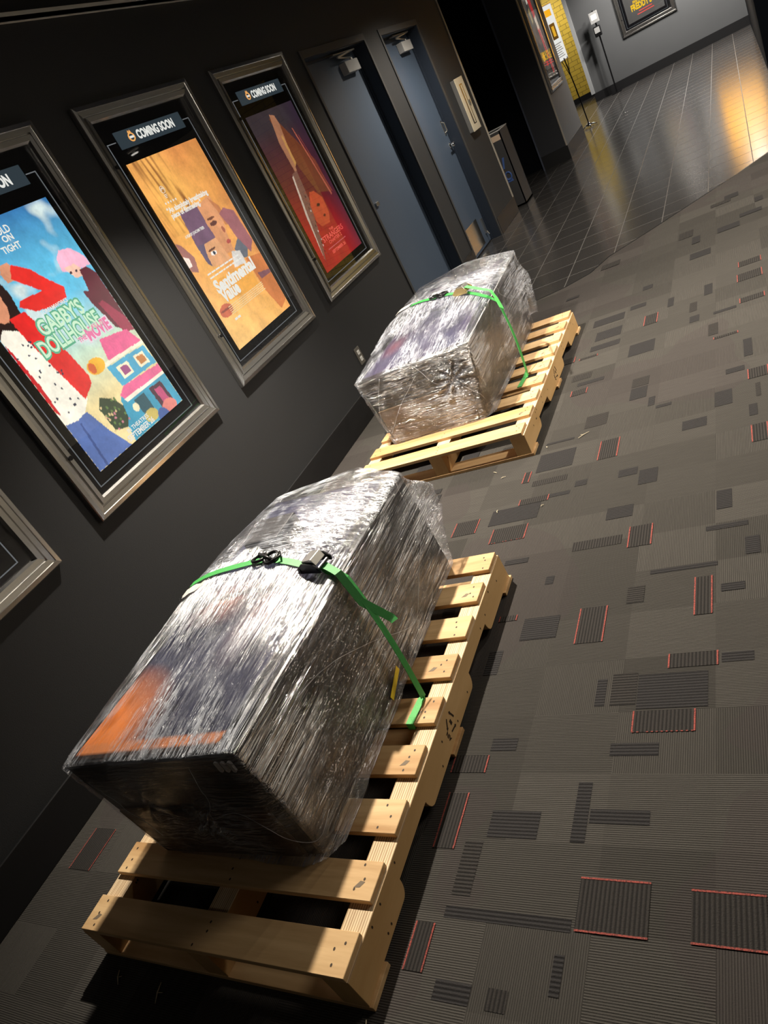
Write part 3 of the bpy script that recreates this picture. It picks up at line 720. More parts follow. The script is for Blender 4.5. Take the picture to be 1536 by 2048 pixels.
# far wall case and pier case
cf = case((.785, 14.25, FB), 0, 'poster case on the far grey wall above the tiled floor', None, sign=False)
def blk(u, v): return (.004, .004, .005)
pf = painted('poster', PX-.0, PZ, PW_, PH_, blk, [(ell(.5, .55, .3, .28), (36, 22, 18)), (ell(.5, .6, .16, .16), (70, 40, 24))], -.0062, cf, 40, 60)
ptext(pf, M_posteryellow, [("FIVE NIGHTS AT", .24, .265, .062, .50, .003), ("FREDDY'S", .16, .165, .13, .56, .006)])
ptext(pf, M_posterred, [('2', .76, .165, .19, None, .006)])
b = MB()
for u_, v_, w_ in ((.34, .115, .36), (.28, .075, .46)):
    q = onposter(u_, v_, .0078); b.box(q[0], q[1]-.0004, q[2], q[0]+w_*PW_, q[1], q[2]+.016)
b.build('small_print', M_posterred, pf)
cp = case((.331, 9.12, FB+.07), RZL, 'poster case on the side of the pier, glowing red and white', None, sign=False)
pp = painted('poster', PX, PZ, PW_, PH_, lambda u, v: mixl((.02, .02, .02), (.10, .08, .06), .5+noise.noise((u*6, v*8, 2))),
             [([(.45, 1), (.75, 1), (.80, .62), (.60, .60)], (200, 40, 40)), ([(.55, .62), (.66, .62), (.78, .03), (.70, .03)], (226, 60, 60)), ([(.72, .60), (.78, .60), (.90, .05), (.86, .05)], (250, 150, 140)),
              ([(.55, .72), (.78, .76), (.80, .60), (.60, .58)], (236, 214, 190)), ([(.20, .82), (.36, .86), (.40, .70), (.24, .66)], (180, 160, 110)), ([(.12, .30), (.34, .32), (.34, .22), (.12, .20)], (240, 170, 40)),
              ([(.30, .20), (.46, .21), (.46, .15), (.32, .14)], (200, 40, 36)), ([(.30, .95), (.44, .99), (.46, .92), (.32, .90)], (240, 236, 220))], -.0062, cp, 60, 90, amp=1.2)
tag(pp, 'black poster with tall red and white strokes')

# ---------------------------------------------------------------- pallets
PWD, PLN_, DT = .930, 1.437, .016
P1 = Vector((.532, -1.3635, 0)); P2 = Vector((.447, .953, 0))
def pallet(loc, rz, label, seed):
    rr = random.Random(seed)
    t = empty('pallet', loc, rz, label, 'pallet', 'wooden pallets under the wrapped loads')
    def nails(b, pts, z, up=True):
        for (x, y) in pts:
            r = .0032; b.poly([(x+r*math.cos(a*1.0472), y+r*1.3*math.sin(a*1.0472), z) for a in range(6)], 1)
    ys = [.0, .166, .334, .503, .672, .841, 1.009, 1.173, 1.333]
    for i, y in enumerate(ys):
        w_ = .096 if i not in (0,) else .098
        ins = .006+rr.uniform(-.002, .003)
        b = MB(); b.box(.002+rr.uniform(0, .004), y, .1147, PWD-ins, y+w_, .1307)
        for sx in (.04, .465, .885):
            nails(b, [(sx+rr.uniform(-.018, .018), y+w_*(.2+.3*k)+rr.uniform(-.008, .008)) for k in range(3)], .1312)
        if i % 2 or i in (0, 4):
            kx, ky = (.86 if i else .05)+rr.uniform(-.01, .02), y+w_*.35     # torn knot
            b.poly([(kx-.012, ky-.006, .1311), (kx+.006, ky-.004, .1311), (kx+.016, ky+.010, .1311), (kx+.002, ky+.012, .1311)], 2)
        o = b.build('deck_board', [M_deck, M_nail, M_knot], t, bevel=.0012, seg=1)
    def notch(ya, yb, z0, z1):
        pts = []
        for k in range(7): a = k/6*math.pi/2; pts.append((ya+.028*math.sin(a), z0+(z1-z0)*(1-math.cos(a))))
        for k in range(7): a = (6-k)/6*math.pi/2; pts.append((yb-.028*math.sin(a), z0+(z1-z0)*(1-math.cos(a))))
        return pts
    for j, (x0, x1) in enumerate(((.0, .072), (.425, .497), (PWD-.072, PWD))):
        zb = .0155
        prof = [(0.0, zb)] + notch(.235, .50, zb, .058) + notch(.895, 1.165, zb, .058) + [(1.430, zb), (1.430, .1147), (0.0, .1147)]
        b = MB(); b.prism(prof, 'x', x0, x1, 0)
        for k in range(len(b.f)):
            f = b.f[k]; vz = [b.v[q][2] for q in f]
            if min(vz) > .114: b.m[k] = 1
            yv = [b.v[q][1] for q in f]
            if max(yv) < .001 or min(yv) > 1.429: b.m[k] = 1 if False else 0
        for (yy, z_) in [(rr.uniform(0.02, 1.4), rr.choice([.035, .075, .10])) for _ in range(16)]:
            if (.23 < yy < .51 or .88 < yy < 1.17) and z_ < .065: continue
            xs = x1+.0004; r = .003
            b.poly([(xs, yy+r*math.cos(a*1.0472), z_+r*1.5*math.sin(a*1.0472)) for a in range(6)], 2)
        s_ = b.build('stringer', [M_string, M_ply, M_nail], t, bevel=.001, seg=1)
        if j == 2:
            # burnt-in mark: three chasing arrows with letters
            c = MB(); cy, cz, X = .727, .066, x1+.0007
            def Q(a, r): return (X, cy+r*math.cos(a), cz+r*math.sin(a))
            for k in range(3):
                a0 = math.radians(90+k*120)
                A = Vector(Q(a0+.35, .026)); B = Vector(Q(a0+2.094-.75, .026)); d = (B-A).normalized(); nn = Vector((0, -d.z, d.y))*.0028
                c.poly([A-nn, B-nn, B+nn, A+nn]); c.poly([B-nn*2.2, B+d*.009, B+nn*2.2])
            c.box(X-.0003, cy-.004, cz-.008, X, cy+.006, cz+.008)
            add_text(c, 'AIN', lambda a, q: (X, .690-q+.004, cz-.030+a), .018, bold=.0008)
            c.build('burnt_stamp', M_stampink, s_)
    for y in (-.002, .655, 1.336):
        b = MB(); b.box(-.002, y, .0005, PWD+.009, y+.097, .0155); b.build('bottom_board', M_deck, t, bevel=.001, seg=1)
    return t
M_knot = simple('torn knot', (.20, .15, .10), .8)
pallet(P1, 0, 'near wooden pallet under the larger wrapped load, front boards uncovered', 1)
pallet(P2, -.0099, 'far wooden pallet with bright boards, nearer to the tiled floor', 2)

# ---------------------------------------------------------------- wrapped cabinets
def wrap_mesh(name, hulls, voxel, seed, pins, split):
    bmx = bmesh.new()
    for P in hulls:
        t = bmesh.new()
        for p in P: t.verts.new(p)
        r = bmesh.ops.convex_hull(t, input=t.verts)
        bmesh.ops.delete(t, geom=[g for g in r['geom_interior'] if isinstance(g, bmesh.types.BMVert)], context='VERTS')
        bmesh.ops.recalc_face_normals(t, faces=t.faces)
        m_ = bpy.data.meshes.new('h'); t.to_mesh(m_); t.free(); bmx.from_mesh(m_); bpy.data.meshes.remove(m_)
    me = bpy.data.meshes.new('h'); bmx.to_mesh(me); bmx.free()
    o = bpy.data.objects.new('h', me); COL.objects.link(o)
    r = o.modifiers.new('r', 'REMESH'); r.mode = 'VOXEL'; r.voxel_size = voxel
    s_ = o.modifiers.new('s', 'SMOOTH'); s_.factor = .5; s_.iterations = 3
    bpy.context.view_layer.update()
    out = bpy.data.meshes.new_from_object(o.evaluated_get(bpy.context.evaluated_depsgraph_get()))
    bpy.data.objects.remove(o); bpy.data.meshes.remove(me)
    out.name = name
    nr = [v.normal.copy() for v in out.vertices]
    for v, n in zip(out.vertices, nr):
        p = v.co
        lowz = min(1.0, max(0.0, (p.z-.005)/.03))
        if n.y < -.6: q = Vector((p.x*6, p.y*6, p.z*34)); d = noise.noise(q+Vector((0, 0, seed)))*.0035
        elif p.y > split and n.z > .3: q = Vector((p.x*5, p.y*30-p.x*12, p.z*20)); d = noise.noise(q+Vector((seed, 0, 0)))*.004
        else: q = Vector((p.x*30+p.y*2.5, p.y*2.0, p.z*30)); d = noise.noise(q+Vector((seed, 0, 0)))*.0032+noise.noise(q*2.3)*.0014
        d += noise.noise(p*3.5+Vector((seed, 2, 1)))*.004
        for (c, k, R_) in pins:
            dv = p-Vector(c); L = dv.length
            if L < R_:
                a = math.atan2(dv.z, dv.x); f = (1-L/R_)
                d += math.sin(a*k+seed)*.010*f*min(1, L/.03) - .012*math.exp(-(L/.03)**2)
        v.co = p+n*d*lowz
        if v.co.z < .001: v.co.z = .001
    for p in out.polygons: p.use_smooth = True
    return out

def load(loc, rz, label, hulls, filmmat, cab, top_base, top_layers, seed, pins, split, bump):
    t = empty('wrapped_cabinet', loc, rz, label, 'wrapped machine', 'shrink-wrapped machines strapped to pallets')
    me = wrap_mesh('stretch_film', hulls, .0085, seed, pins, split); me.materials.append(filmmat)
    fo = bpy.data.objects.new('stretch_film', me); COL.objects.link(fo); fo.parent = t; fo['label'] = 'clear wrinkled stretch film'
    B, Tt = cab
    zt = lambda k: Tt[k][2]
    b = MB(); b.hexa([tuple(p) for p in B] + [tuple(p) for p in Tt]); b.build('cabinet_body', M_cab, t, bevel=.009)
    # brown panel low on the near end
    (x0, y0, z0), (x1, y1, z1) = B[0], B[1]
    b = MB(); hgt = .20
    f = hgt/zt(0)
    xl = x0+(Tt[0][0]-x0)*f; xr = x1+(Tt[1][0]-x1)*f; yl = y0+(Tt[0][1]-y0)*f; yr = y1+(Tt[1][1]-y1)*f
    e = .008
    b.hexa([(x0+.012, y0-e, .004), (x1-.05, y1-e, .004), (x1-.05, y1+.02, .004), (x0+.02, y0+.02, .004), (xl+.02, yl-e, hgt), (xr-.05, yr-e, hgt), (xr-.05, yr+.02, hgt), (xl+.02, yl+.02, hgt)])
    b.build('lower_panel', M_brown, t, bevel=.004)
    # printed front of the cabinet, lying face up
    NX, NY = 60, 110; vs = []; fs = []; cs = []
    a, b_, c, d = [Vector(p) for p in Tt]
    lay = [(P, lin(cc)) for P, cc in top_layers]
    for j in range(NY+1):
        for i in range(NX+1):
            u = i/NX; v = j/NY; uu = .03+.93*u; vv = .015+.97*v
            p = (a*(1-uu)+b_*uu)*(1-vv)+(d*(1-uu)+c*uu)*vv
            vs.append((p.x, p.y, p.z+.0025)); col = top_base(u, v)
            for P, cc in lay:
                if inside(u, v, P): col = cc
            g = 1+.2*noise.noise((u*9, v*9, seed)); cs += [col[0]*g, col[1]*g, col[2]*g, 1]
    for j in range(NY):
        for i in range(NX): q = j*(NX+1)+i; fs.append((q, q+1, q+NX+2, q+NX+1))
    pm = bpy.data.meshes.new('printed_front'); pm.from_pydata(vs, [], fs)
    pm.color_attributes.new('Col', 'FLOAT_COLOR', 'POINT').data.foreach_set('color', cs); pm.materials.append(M_print)
    po = bpy.data.objects.new('printed_front', pm); COL.objects.link(po); po.parent = t; po['label'] = 'printed dark blue and orange front panel'
    if bump:
        x0, y0, x1, y1, z0, z1 = bump
        b = MB(); b.box(x0, y0, z0, x1, y1, z1); b.build('control_box', simple('matte black box', (.016, .013, .012), .6), t, bevel=.006)
    return t, fo

top1 = [[(.078, .228, .397), (.724, .264, .403), (.720, 1.462, .388), (.47, 1.60, .385), (.10, 1.54, .385), (.085, .93, .430), (.06, 1.2, .41),
         (.240, 1.075, .462), (.40, 1.07, .455), (.245, 1.245, .475), (.42, 1.245, .470),
         (.160, .240, .0), (.690, .226, .0), (.755, .250, .0), (.795, .310, .0), (.700, .226, .12), (.778, .262, .10), (.765, 1.41, .0), (.15, 1.41, .0), (.765, 1.46, .12)],
        [(.70, 1.40, .36), (.715, 1.44, .38), (.748, 1.565, .262), (.750, 1.555, .165), (.762, 1.42, .04), (.60, 1.58, .25), (.60, 1.40, .1), (.55, 1.4, .35)]]
def navy(u, v):
    c = mixl(lin((40, 42, 70)), lin((52, 54, 76)), .5+noise.noise((u*3, v*3, 1)))
    c = mixl(c, lin((240, 140, 66)), 1.7-math.hypot((u-.02)/.36, (v-.04)/.20)*1.35) if v < .42 else c
    if v > .40: c = mixl(c, lin((200, 110, 60)), .35*max(0, 1-abs(u-.25)/.25)*max(0, 1-abs(v-.50)/.10)*2.0)
    c = mixl(c, lin((170, 95, 70)), max(0, .5-abs(u-.62)*3)*max(0, .9-abs(v-.45)*4)*.8)
    return c
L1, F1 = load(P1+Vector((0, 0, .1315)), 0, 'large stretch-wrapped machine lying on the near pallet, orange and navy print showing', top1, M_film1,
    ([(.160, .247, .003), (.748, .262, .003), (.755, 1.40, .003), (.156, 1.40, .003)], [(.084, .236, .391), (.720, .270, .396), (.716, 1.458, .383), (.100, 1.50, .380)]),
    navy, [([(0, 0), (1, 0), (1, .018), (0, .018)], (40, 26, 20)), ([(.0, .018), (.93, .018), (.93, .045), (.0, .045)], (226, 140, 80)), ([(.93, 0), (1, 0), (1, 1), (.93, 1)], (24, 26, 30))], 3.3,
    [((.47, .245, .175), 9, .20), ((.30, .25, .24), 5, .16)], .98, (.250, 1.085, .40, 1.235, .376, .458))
top2 = [[(.074, .258, .386), (.742, .292, .390), (.712, 1.545, .432), (.40, 1.56, .470), (.145, 1.32, .485), (.10, 1.50, .43), (.062, .86, .445), (.22, 1.05, .480), (.41, 1.13, .500), (.44, 1.40, .500),
         (.130, .245, .0), (.665, .245, .0), (.725, .300, .0), (.70, 1.40, .0), (.13, 1.40, .0)],
        [(.70, 1.40, .40), (.71, 1.5, .42), (.728, 1.59, .245), (.722, 1.50, .03), (.55, 1.55, .25), (.55, 1.4, .05), (.5, 1.4, .38)]]
def blu(u, v):
    c = mixl(lin((58, 62, 92)), lin((70, 60, 84)), .5+noise.noise((u*3, v*3, 5))); return mixl(c, lin((120, 50, 60)), max(0, .7-math.hypot((u-.12)/.2, (v-.3)/.2)))
L2, F2 = load(P2+Vector((0, 0, .1315)), -.0099, 'stretch-wrapped machine on the far pallet, film whitened by painted glare, with a brown near end', top2, M_film2,
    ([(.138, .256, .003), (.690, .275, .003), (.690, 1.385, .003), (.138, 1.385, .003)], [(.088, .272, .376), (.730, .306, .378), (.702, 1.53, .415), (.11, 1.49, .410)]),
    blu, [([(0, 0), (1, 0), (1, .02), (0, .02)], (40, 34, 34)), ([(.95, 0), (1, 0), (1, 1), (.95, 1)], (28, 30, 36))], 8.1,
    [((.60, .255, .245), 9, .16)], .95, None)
for o in L1.children:
    if o.name.startswith('lower_panel'): o.data.transform(Matrix.Identity(4))
# corner vents and warning sticker on the near machine
for k in range(3):
    b = MB(); x, z = .640+.022*k, .352+.0*k
    pts = [(x+.0065*math.cos(a*.5236)+.0, z+.0065*math.sin(a*.5236)+(.012 if math.sin(a*.5236) >= 0 else -.012)) for a in range(12)]
    b.prism(pts, 'y', .262, .274, 0); b.build('vent_slot', M_white, L1)
b = MB(); b.quad((.7905, .815, .09), (.787, .725, .055), (.786, .730, .035), (.7895, .820, .07)); st = b.build('warning_sticker', M_yellow, L1); st['label'] = 'small yellow warning sticker'
st.modifiers.new('s', 'SOLIDIFY').thickness = .0008

# ---------------------------------------------------------------- straps
bpy.context.view_layer.update()
def bvh_of(o):
    me = o.data; mw = o.matrix_world
    return BVHTree.FromPolygons([mw @ v.co for v in me.vertices], [tuple(p.vertices) for p in me.polygons])
V1 = bvh_of(F1); V2 = bvh_of(F2)
def drop(bv, x, y, lift=.003):
    h = bv.ray_cast(Vector((x, y, 1.5)), Vector((0, 0, -1)))
    return (h[0]+Vector((0, 0, lift)), h[1]) if h[0] else (None, None)
def ribbon(name, pts, nrm, width, mats, parent, thick=.0016, slack=0):
    b = MB(); rows = []
    n = len(pts)
    for i in range(n):
        t = (pts[min(i+1, n-1)]-pts[max(i-1, 0)]).normalized(); N = nrm[i].normalized(); W = t.cross(N).normalized()
        N2 = W.cross(t).normalized()
        wd = width[i] if isinstance(width, list) else width
        rows.append([tuple(pts[i]-W*wd/2), tuple(pts[i]+W*wd/2), tuple(pts[i]+W*wd/2+N2*thick), tuple(pts[i]-W*wd/2+N2*thick)])
    for i in range(n-1):
        for k in range(4): b.quad(rows[i][k], rows[i][(k+1) % 4], rows[i+1][(k+1) % 4], rows[i+1][k])
    b.poly(rows[0]); b.poly(rows[-1])
    return b.build(name, mats, parent, smooth=False)
def over(bv, A, B, n=14, lift=.004):
    P = []; N = []
    for i in range(n+1):
        f = i/n; x = A[0]*(1-f)+B[0]*f; y = A[1]*(1-f)+B[1]*f
        p, q = drop(bv, x, y, lift)
        if p is None: continue
        P.append(p); N.append(q)
    # webbing is pulled tight: replace by the upper convex hull in z along the path
    D = [math.hypot(p.x-P[0].x, p.y-P[0].y) for p in P]; hull = []
    for i in range(len(P)):
        while len(hull) >= 2:
            a, b_ = hull[-2], hull[-1]
            if (P[b_].z-P[a].z)*(D[i]-D[a]) <= (P[i].z-P[a].z)*(D[b_]-D[a]): hull.pop()
            else: break
        hull.append(i)
    for h0, h1 in zip(hull, hull[1:]):
        for k in range(h0+1, h1): f = (D[k]-D[h0])/(D[h1]-D[h0]); P[k].z = P[h0].z*(1-f)+P[h1].z*f
    return P, [Vector((0, 0, 1))*.6+n_*.4 for n_ in N]
def link_hook(name, p, yaw, parent, s=1.0, rz=0):
    """black wire hook: two rings joined in an S"""
    b = MB(); M_ = Matrix.Translation(p) @ Matrix.Rotation(yaw, 4, 'Z')
    for sx in (-1, 1):
        ring = [M_ @ Vector((sx*.019*s+.017*s*math.cos(a*.4488)*1.0, .0165*s*math.sin(a*.4488), .004+.004*sx*math.sin(a*.4488))) for a in range(14)]
        b.tube(ring, .0036*s, 8, 0, closed=True)
    b.tube([M_ @ Vector((-.03*s, .012*s, .006)), M_ @ Vector((0, 0, .011)), M_ @ Vector((.032*s, -.010*s, .006))], .004*s, 8)
    b.tube([M_ @ Vector((.034*s, .016*s, .006)), M_ @ Vector((.05*s, 0, .008)), M_ @ Vector((.034*s, -.016*s, .006)), M_ @ Vector((.034*s, .016*s, .006))], .003*s, 8)
    return b.build(name, M_blackmetal, parent, smooth=True)
def cam_buckle(p, yaw, parent, frame_mat, s=1.0):
    M_ = Matrix.Translation(p) @ Matrix.Rotation(yaw, 4, 'Z')
    def T_(q): return tuple(M_ @ (Vector(q)*s))
    b = MB()
    for sy in (-1, 1):
        pr_ = [(-.034, .0), (.034, .0), (.036, .012), (.020, .024), (-.014, .026), (-.034, .012)]
        a0 = .021*sy; a1 = .0245*sy; n = len(pr_)
        vs = [T_((x, a0, z)) for x, z in pr_]; ws = [T_((x, a1, z)) for x, z in pr_]
        b.poly(vs); b.poly(list(reversed(ws)))
        for i in range(n): b.quad(vs[i], ws[i], ws[(i+1) % n], vs[(i+1) % n])
    b.tube([T_((-.028, -.026, .010)), T_((-.028, .026, .010))], .004*s, 10); b.tube([T_((.028, -.026, .008)), T_((.028, .026, .008))], .004*s, 10)
    bk = b.build('buckle', frame_mat, parent)
    b = MB(); v = [T_(q) for q in [(-.012, -.019, .012), (.026, -.019, .016), (.026, .019, .016), (-.012, .019, .012), (-.014, -.019, .029), (.018, -.019, .033), (.018, .019, .033), (-.014, .019, .029)]]
    b.hexa(v); b.build('lever', M_steel, bk, bevel=.002)
    return bk

def strap(label, bv, hookP, A, buckleP, edge, base, tail, board, frame_mat, wd=.027, lean=0):
    t = empty('tie_down_strap', (base[0], base[1], .0), 0, label, 'strap', 'green straps across the wrapped machines')
    inv = Matrix.Translation(-Vector((base[0], base[1], 0)))
    ch = []
    P, N = over(bv, A, hookP, 12); ch.append(ribbon('webbing', P, N, wd, M_web, None))
    P, N = over(bv, (hookP[0]+.045, hookP[1]-.01), (buckleP[0]-.02, buckleP[1]), 6); ch.append(ribbon('webbing', P, N, wd, M_webbright, None))
    hp = drop(bv, *hookP)[0]; yaw = math.atan2(buckleP[1]-hookP[1], buckleP[0]-hookP[0])
    ch.append(link_hook('hook', hp+Vector((.012, 0, .004)), yaw, None, 1.5))
    bp_ = drop(bv, *buckleP)[0]; ch.append(cam_buckle(bp_+Vector((0, 0, .003)), yaw, None, frame_mat, 1.35))
    e = Vector(edge); bs = Vector(base)
    P, N = over(bv, (buckleP[0]+.02, buckleP[1]), (edge[0]-.035, edge[1]), 4)
    P = P + [e+Vector((-.012, 0, .010)), e+Vector((.006, 0, -.012))]; N = N + [Vector((.5, 0, .9)), Vector((1, 0, .3))]
    m = 10
    for i in range(1, m+1): f = i/m; P.append(e.lerp(bs, f)+Vector((.008+.012*math.sin(f*math.pi), 0, -.012*(1-f)))); N.append(Vector((1, .0, .25)))
    ch.append(ribbon('webbing', P, N, wd*.9, M_web, None))
    # round the deck board
    y0, y1 = board; x = base[0]
    z = .1335
    P = [bs+Vector((.008, 0, .0)), Vector((x+.006, y1+.004, z)), Vector((x+.002, y1-.01, z+.001)), Vector((x-.004, y0+.02, z+.001)), Vector((x-.006, y0-.003, z)), Vector((x-.006, y0-.004, .112))]
    N = [Vector((1, 0, .4)), Vector((.3, .5, .7)), Vector((0, 0, 1)), Vector((0, 0, 1)), Vector((0, -.7, .7)), Vector((0, -1, 0))]
    ch.append(ribbon('webbing', P, N, wd*.9, M_webbright, None))
    # free end
    Q = [Vector(q) for q in tail]; P = []; 
    for i in range(len(Q)-1):
        for k in range(5): P.append(Q[i].lerp(Q[i+1], k/5))
    P.append(Q[-1]); N = [Vector((.85, -.25, .45)) for _ in P]; N[0] = N[1] = Vector((.2, 0, 1))
    fe = ribbon('free_end', P, N, wd, M_web if frame_mat is M_blackmetal else M_webbright, None); ch.append(fe)
    for o in ch:
        o.data.transform(inv); o.parent = t
        for c in o.children: c.data.transform(inv)
    return t
strap('dark green strap with black buckle over the near wrapped machine', V1, (.955, -.400), (.62, -.425), (1.170, -.440), (1.262, -.462, .520), (1.385, -.600, .137),
      [(1.20, -.445, .560), (1.262, -.475, .540), (1.300, -.500, .44), (1.345, -.475, .345), (1.352, -.480, .335)], (-.6915, -.5955), M_blackmetal)
strap('bright green strap with gold-edged buckle over the far wrapped machine', V2, (.845, 1.905), (.655, 1.965), (1.02, 1.86), (1.205, 1.765, .515), (1.258, 1.60, .140),
      [(1.05, 1.85, .62), (1.19, 1.79, .565), (1.235, 1.70, .545), (1.285, 1.58, .515)], (1.460, 1.556), simple('gold zinc plate', (.55, .42, .18), .3, .9))
def fold(bv, pts, r, parent):
    P = [Vector(p) for p in pts]; Q = []
    for i in range(len(P)-1):
        p0 = P[max(i-1, 0)]; p1 = P[i]; p2 = P[i+1]; p3 = P[min(i+2, len(P)-1)]
        for k in range(6):
            s = k/6; Q.append(.5*((2*p1)+(p2-p0)*s+(2*p0-5*p1+4*p2-p3)*s*s+(3*p1-p0-3*p2+p3)*s**3))
    Q.append(P[-1]); W_ = []
    for q in Q:
        h = bv.find_nearest(q); W_.append(h[0]+h[1]*.0015)
    b = MB(); b.tube(W_, [r*.38*(.4+1.2*abs(noise.noise(q*25))) for q in W_], 6)
    o = b.build('film_edge', M_fold, parent, smooth=True); o.data.transform(parent.matrix_world.inverted()); return o
for pts, r in (([(1.285, .031, .519), (1.285, -.048, .338), (1.285, -.181, .269), (1.285, -.322, .208), (1.285, -.404, .228), (1.285, -.548, .324), (1.285, -.728, .421), (1.285, -.874, .459)], .0012),
               ([(1.04, -1.13, .315), (1.138, -1.13, .348), (1.209, -1.13, .308), (1.26, -1.13, .24), (1.312, -1.12, .21), (1.345, -1.03, .23)], .0013),
               ([(.57, -.584, .56), (.675, -.63, .55), (.779, -.643, .55), (.836, -.614, .55)], .0012),
               ([(.684, -1.13, .468), (.73, -1.13, .348), (.766, -1.13, .223)], .0010), ([(1.093, -1.13, .5), (1.076, -1.13, .382), (1.048, -1.13, .319)], .0016)): fold(V1, pts, r, L1)
for pts, r in (([(.880, 1.23, .505), (.911, 1.22, .456), (.962, 1.22, .376), (1.064, 1.22, .349), (1.129, 1.22, .284), (1.16, 1.22, .221)], .0013),
               ([(.681, 1.22, .500), (.60, 1.22, .345), (.57, 1.22, .20)], .0011), ([(.872, 1.22, .451), (.721, 1.22, .324), (.60, 1.22, .194)], .0011),
               ([(1.122, 1.965, .53), (1.20, 1.92, .50), (1.20, 2.05, .42), (1.19, 2.22, .36)], .0013)): fold(V2, pts, r, L2)
# paper tag and pouch under the straps
p_, n_ = drop(V1, .625, -.470)
t = MB(); rows = []
for i in range(7):
    f = i/6; x = .60+.115*f; y = -.515+.055*f; q, nq = drop(V1, x, y, .004+.004*math.sin(f*5)); q2, _ = drop(V1, x-.012, y+.042, .004+.004*math.sin(f*5))
    if q and q2: rows.append((q, q2))
for a, b_ in zip(rows, rows[1:]): t.quad(a[0], b_[0], b_[1], a[1])
o = t.build('paper_tag', M_pouch); o.modifiers.new('s', 'SOLIDIFY').thickness = .0008; tag(o, 'crumpled pale tag under the strap of the near machine', 'tag')
q, _ = drop(V1, .622, -.497, .0085); b = MB(); b.box(q.x-.007, q.y-.006, q.z-.0005, q.x+.008, q.y+.008, q.z+.0006); c = b.build('printed_mark', M_blackgloss, o)
t = MB(); rows = []
for i in range(9):
    f = i/8; x = .475+.165*f; y = 1.955+.010*f; q, nq = drop(V2, x, y, .006); q2, _ = drop(V2, x+.01, y+.035, .006)
    if q and q2: rows.append((q, q2))
for a, b_ in zip(rows, rows[1:]): t.quad(a[0], b_[0], b_[1], a[1])
if rows:
    o = t.build('document_pouch', M_pouch); o.modifiers.new('s', 'SOLIDIFY').thickness = .001; tag(o, 'pale strip-shaped pouch at the wall side of the far machine', 'pouch')

# ---------------------------------------------------------------- doors in the dark wall
def door(idx, D, label, second):
    y0, y1, h = D
    t = empty('door_%d' % idx, (0, (y0+y1)/2, 0), 0); tag(t, label, kind='structure')
    oy = -(y0+y1)/2
    b = MB(); cw = .032; z0 = -.004
    b.box(-.001, y0-cw+oy, z0, .010, y0+oy, h+.05); b.box(-.001, y1+oy, z0, .010, y1+cw+oy, h+.05); b.box(-.001, y0+oy, h, .010, y1+oy, h+.05)
    b.build('casing', M_casing, t, bevel=.002)
    b = MB(); b.box(-.238, y0+oy, z0, -.001, y0+.004+oy, h); b.box(-.238, y1-.004+oy, z0, -.001, y1+oy, h); b.box(-.238, y0+oy, h-.004, -.001, y1+oy, h)
    # door stops
    for s_ in (y0+.004, y1-.020): b.box(-.112, s_+oy, z0, -.096, s_+.016+oy, h-.004)
    b.box(-.112, y0+oy, h-.02, -.096, y1+oy, h-.004)
    b.build('jamb', M_jamb, t)
    b = MB(); b.box(-.160, y0+.007+oy, .006, -.115, y1-.007+oy, h-.008); lf = b.build('door_leaf', M_door, t, bevel=.002)
    # closer: body, cover and arms
    cy = (4.24, 4.50) if not second else (5.62, 5.88)
    b = MB(); b.box(-.115, cy[0]+oy, 1.95, -.055, cy[1]+oy, 2.035); cl = b.build('closer', M_closer, lf, bevel=.004)
    b = MB(); b.tube([(-.085, cy[1]-.05+oy, 2.037), (-.085, cy[1]-.05+oy, 2.05)], .012, 12)
    b.tube([(-.085, cy[1]-.05+oy, 2.052), (-.055, cy[0]-.10+oy, 2.072)], .007, 8); b.tube([(-.055, cy[0]-.10+oy, 2.075), (-.050, cy[1]-.02+oy, 2.095)], .007, 8)
    b.box(-.085, cy[0]-.18+oy, 2.092, -.045, cy[1]+oy, 2.100)
    b.build('closer_arm', M_steel, cl)
    if not second:
        b = MB(); b.box(-.115, 3.745+oy, 1.02, -.100, 3.80+oy, 1.05); b.build('latch_plate', M_steel, lf, bevel=.002)
    else:
        b = MB(); b.box(-.115, 5.925+oy, 1.14, -.108, 5.965+oy, 1.28); b.tube([(-.105, 5.945+oy, 1.26), (-.085, 5.945+oy, 1.25), (-.085, 5.945+oy, 1.17), (-.105, 5.945+oy, 1.16)], .006, 8)
        b.build('pull_plate', M_steel, lf)
        b = MB(); b.tube([(-.115, 5.945+oy, 1.03), (-.065, 5.945+oy, 1.03)], .022, 14); b.tube([(-.068, 5.945+oy, 1.03), (-.062, 5.85+oy, 1.03)], .009, 8); b.tube([(-.115, 5.945+oy, 1.03), (-.110, 5.945+oy, 1.03)], .033, 18)
        b.build('lever_handle', M_chrome, lf, smooth=True)
        b = MB(); b.box(-.115, 5.07+oy, .035, -.113, 5.79+oy, .30); b.build('kick_plate', simple('satin kick plate', (.60, .55, .45), .22, 1.0), lf)
        b = MB(); b.box(-.115, 5.90+oy, .10, -.095, 5.93+oy, .26); b.tube([(-.095, 5.915+oy, .12), (-.08, 5.915+oy, .08)], .007, 8); b.build('door_stop', M_steel, lf)
    return t
door(1, D1, 'first slate blue door nearer the posters, with pale closer at its top', False)
door(2, D2, 'second slate blue door with lever handle and brass-coloured kick plate', True)

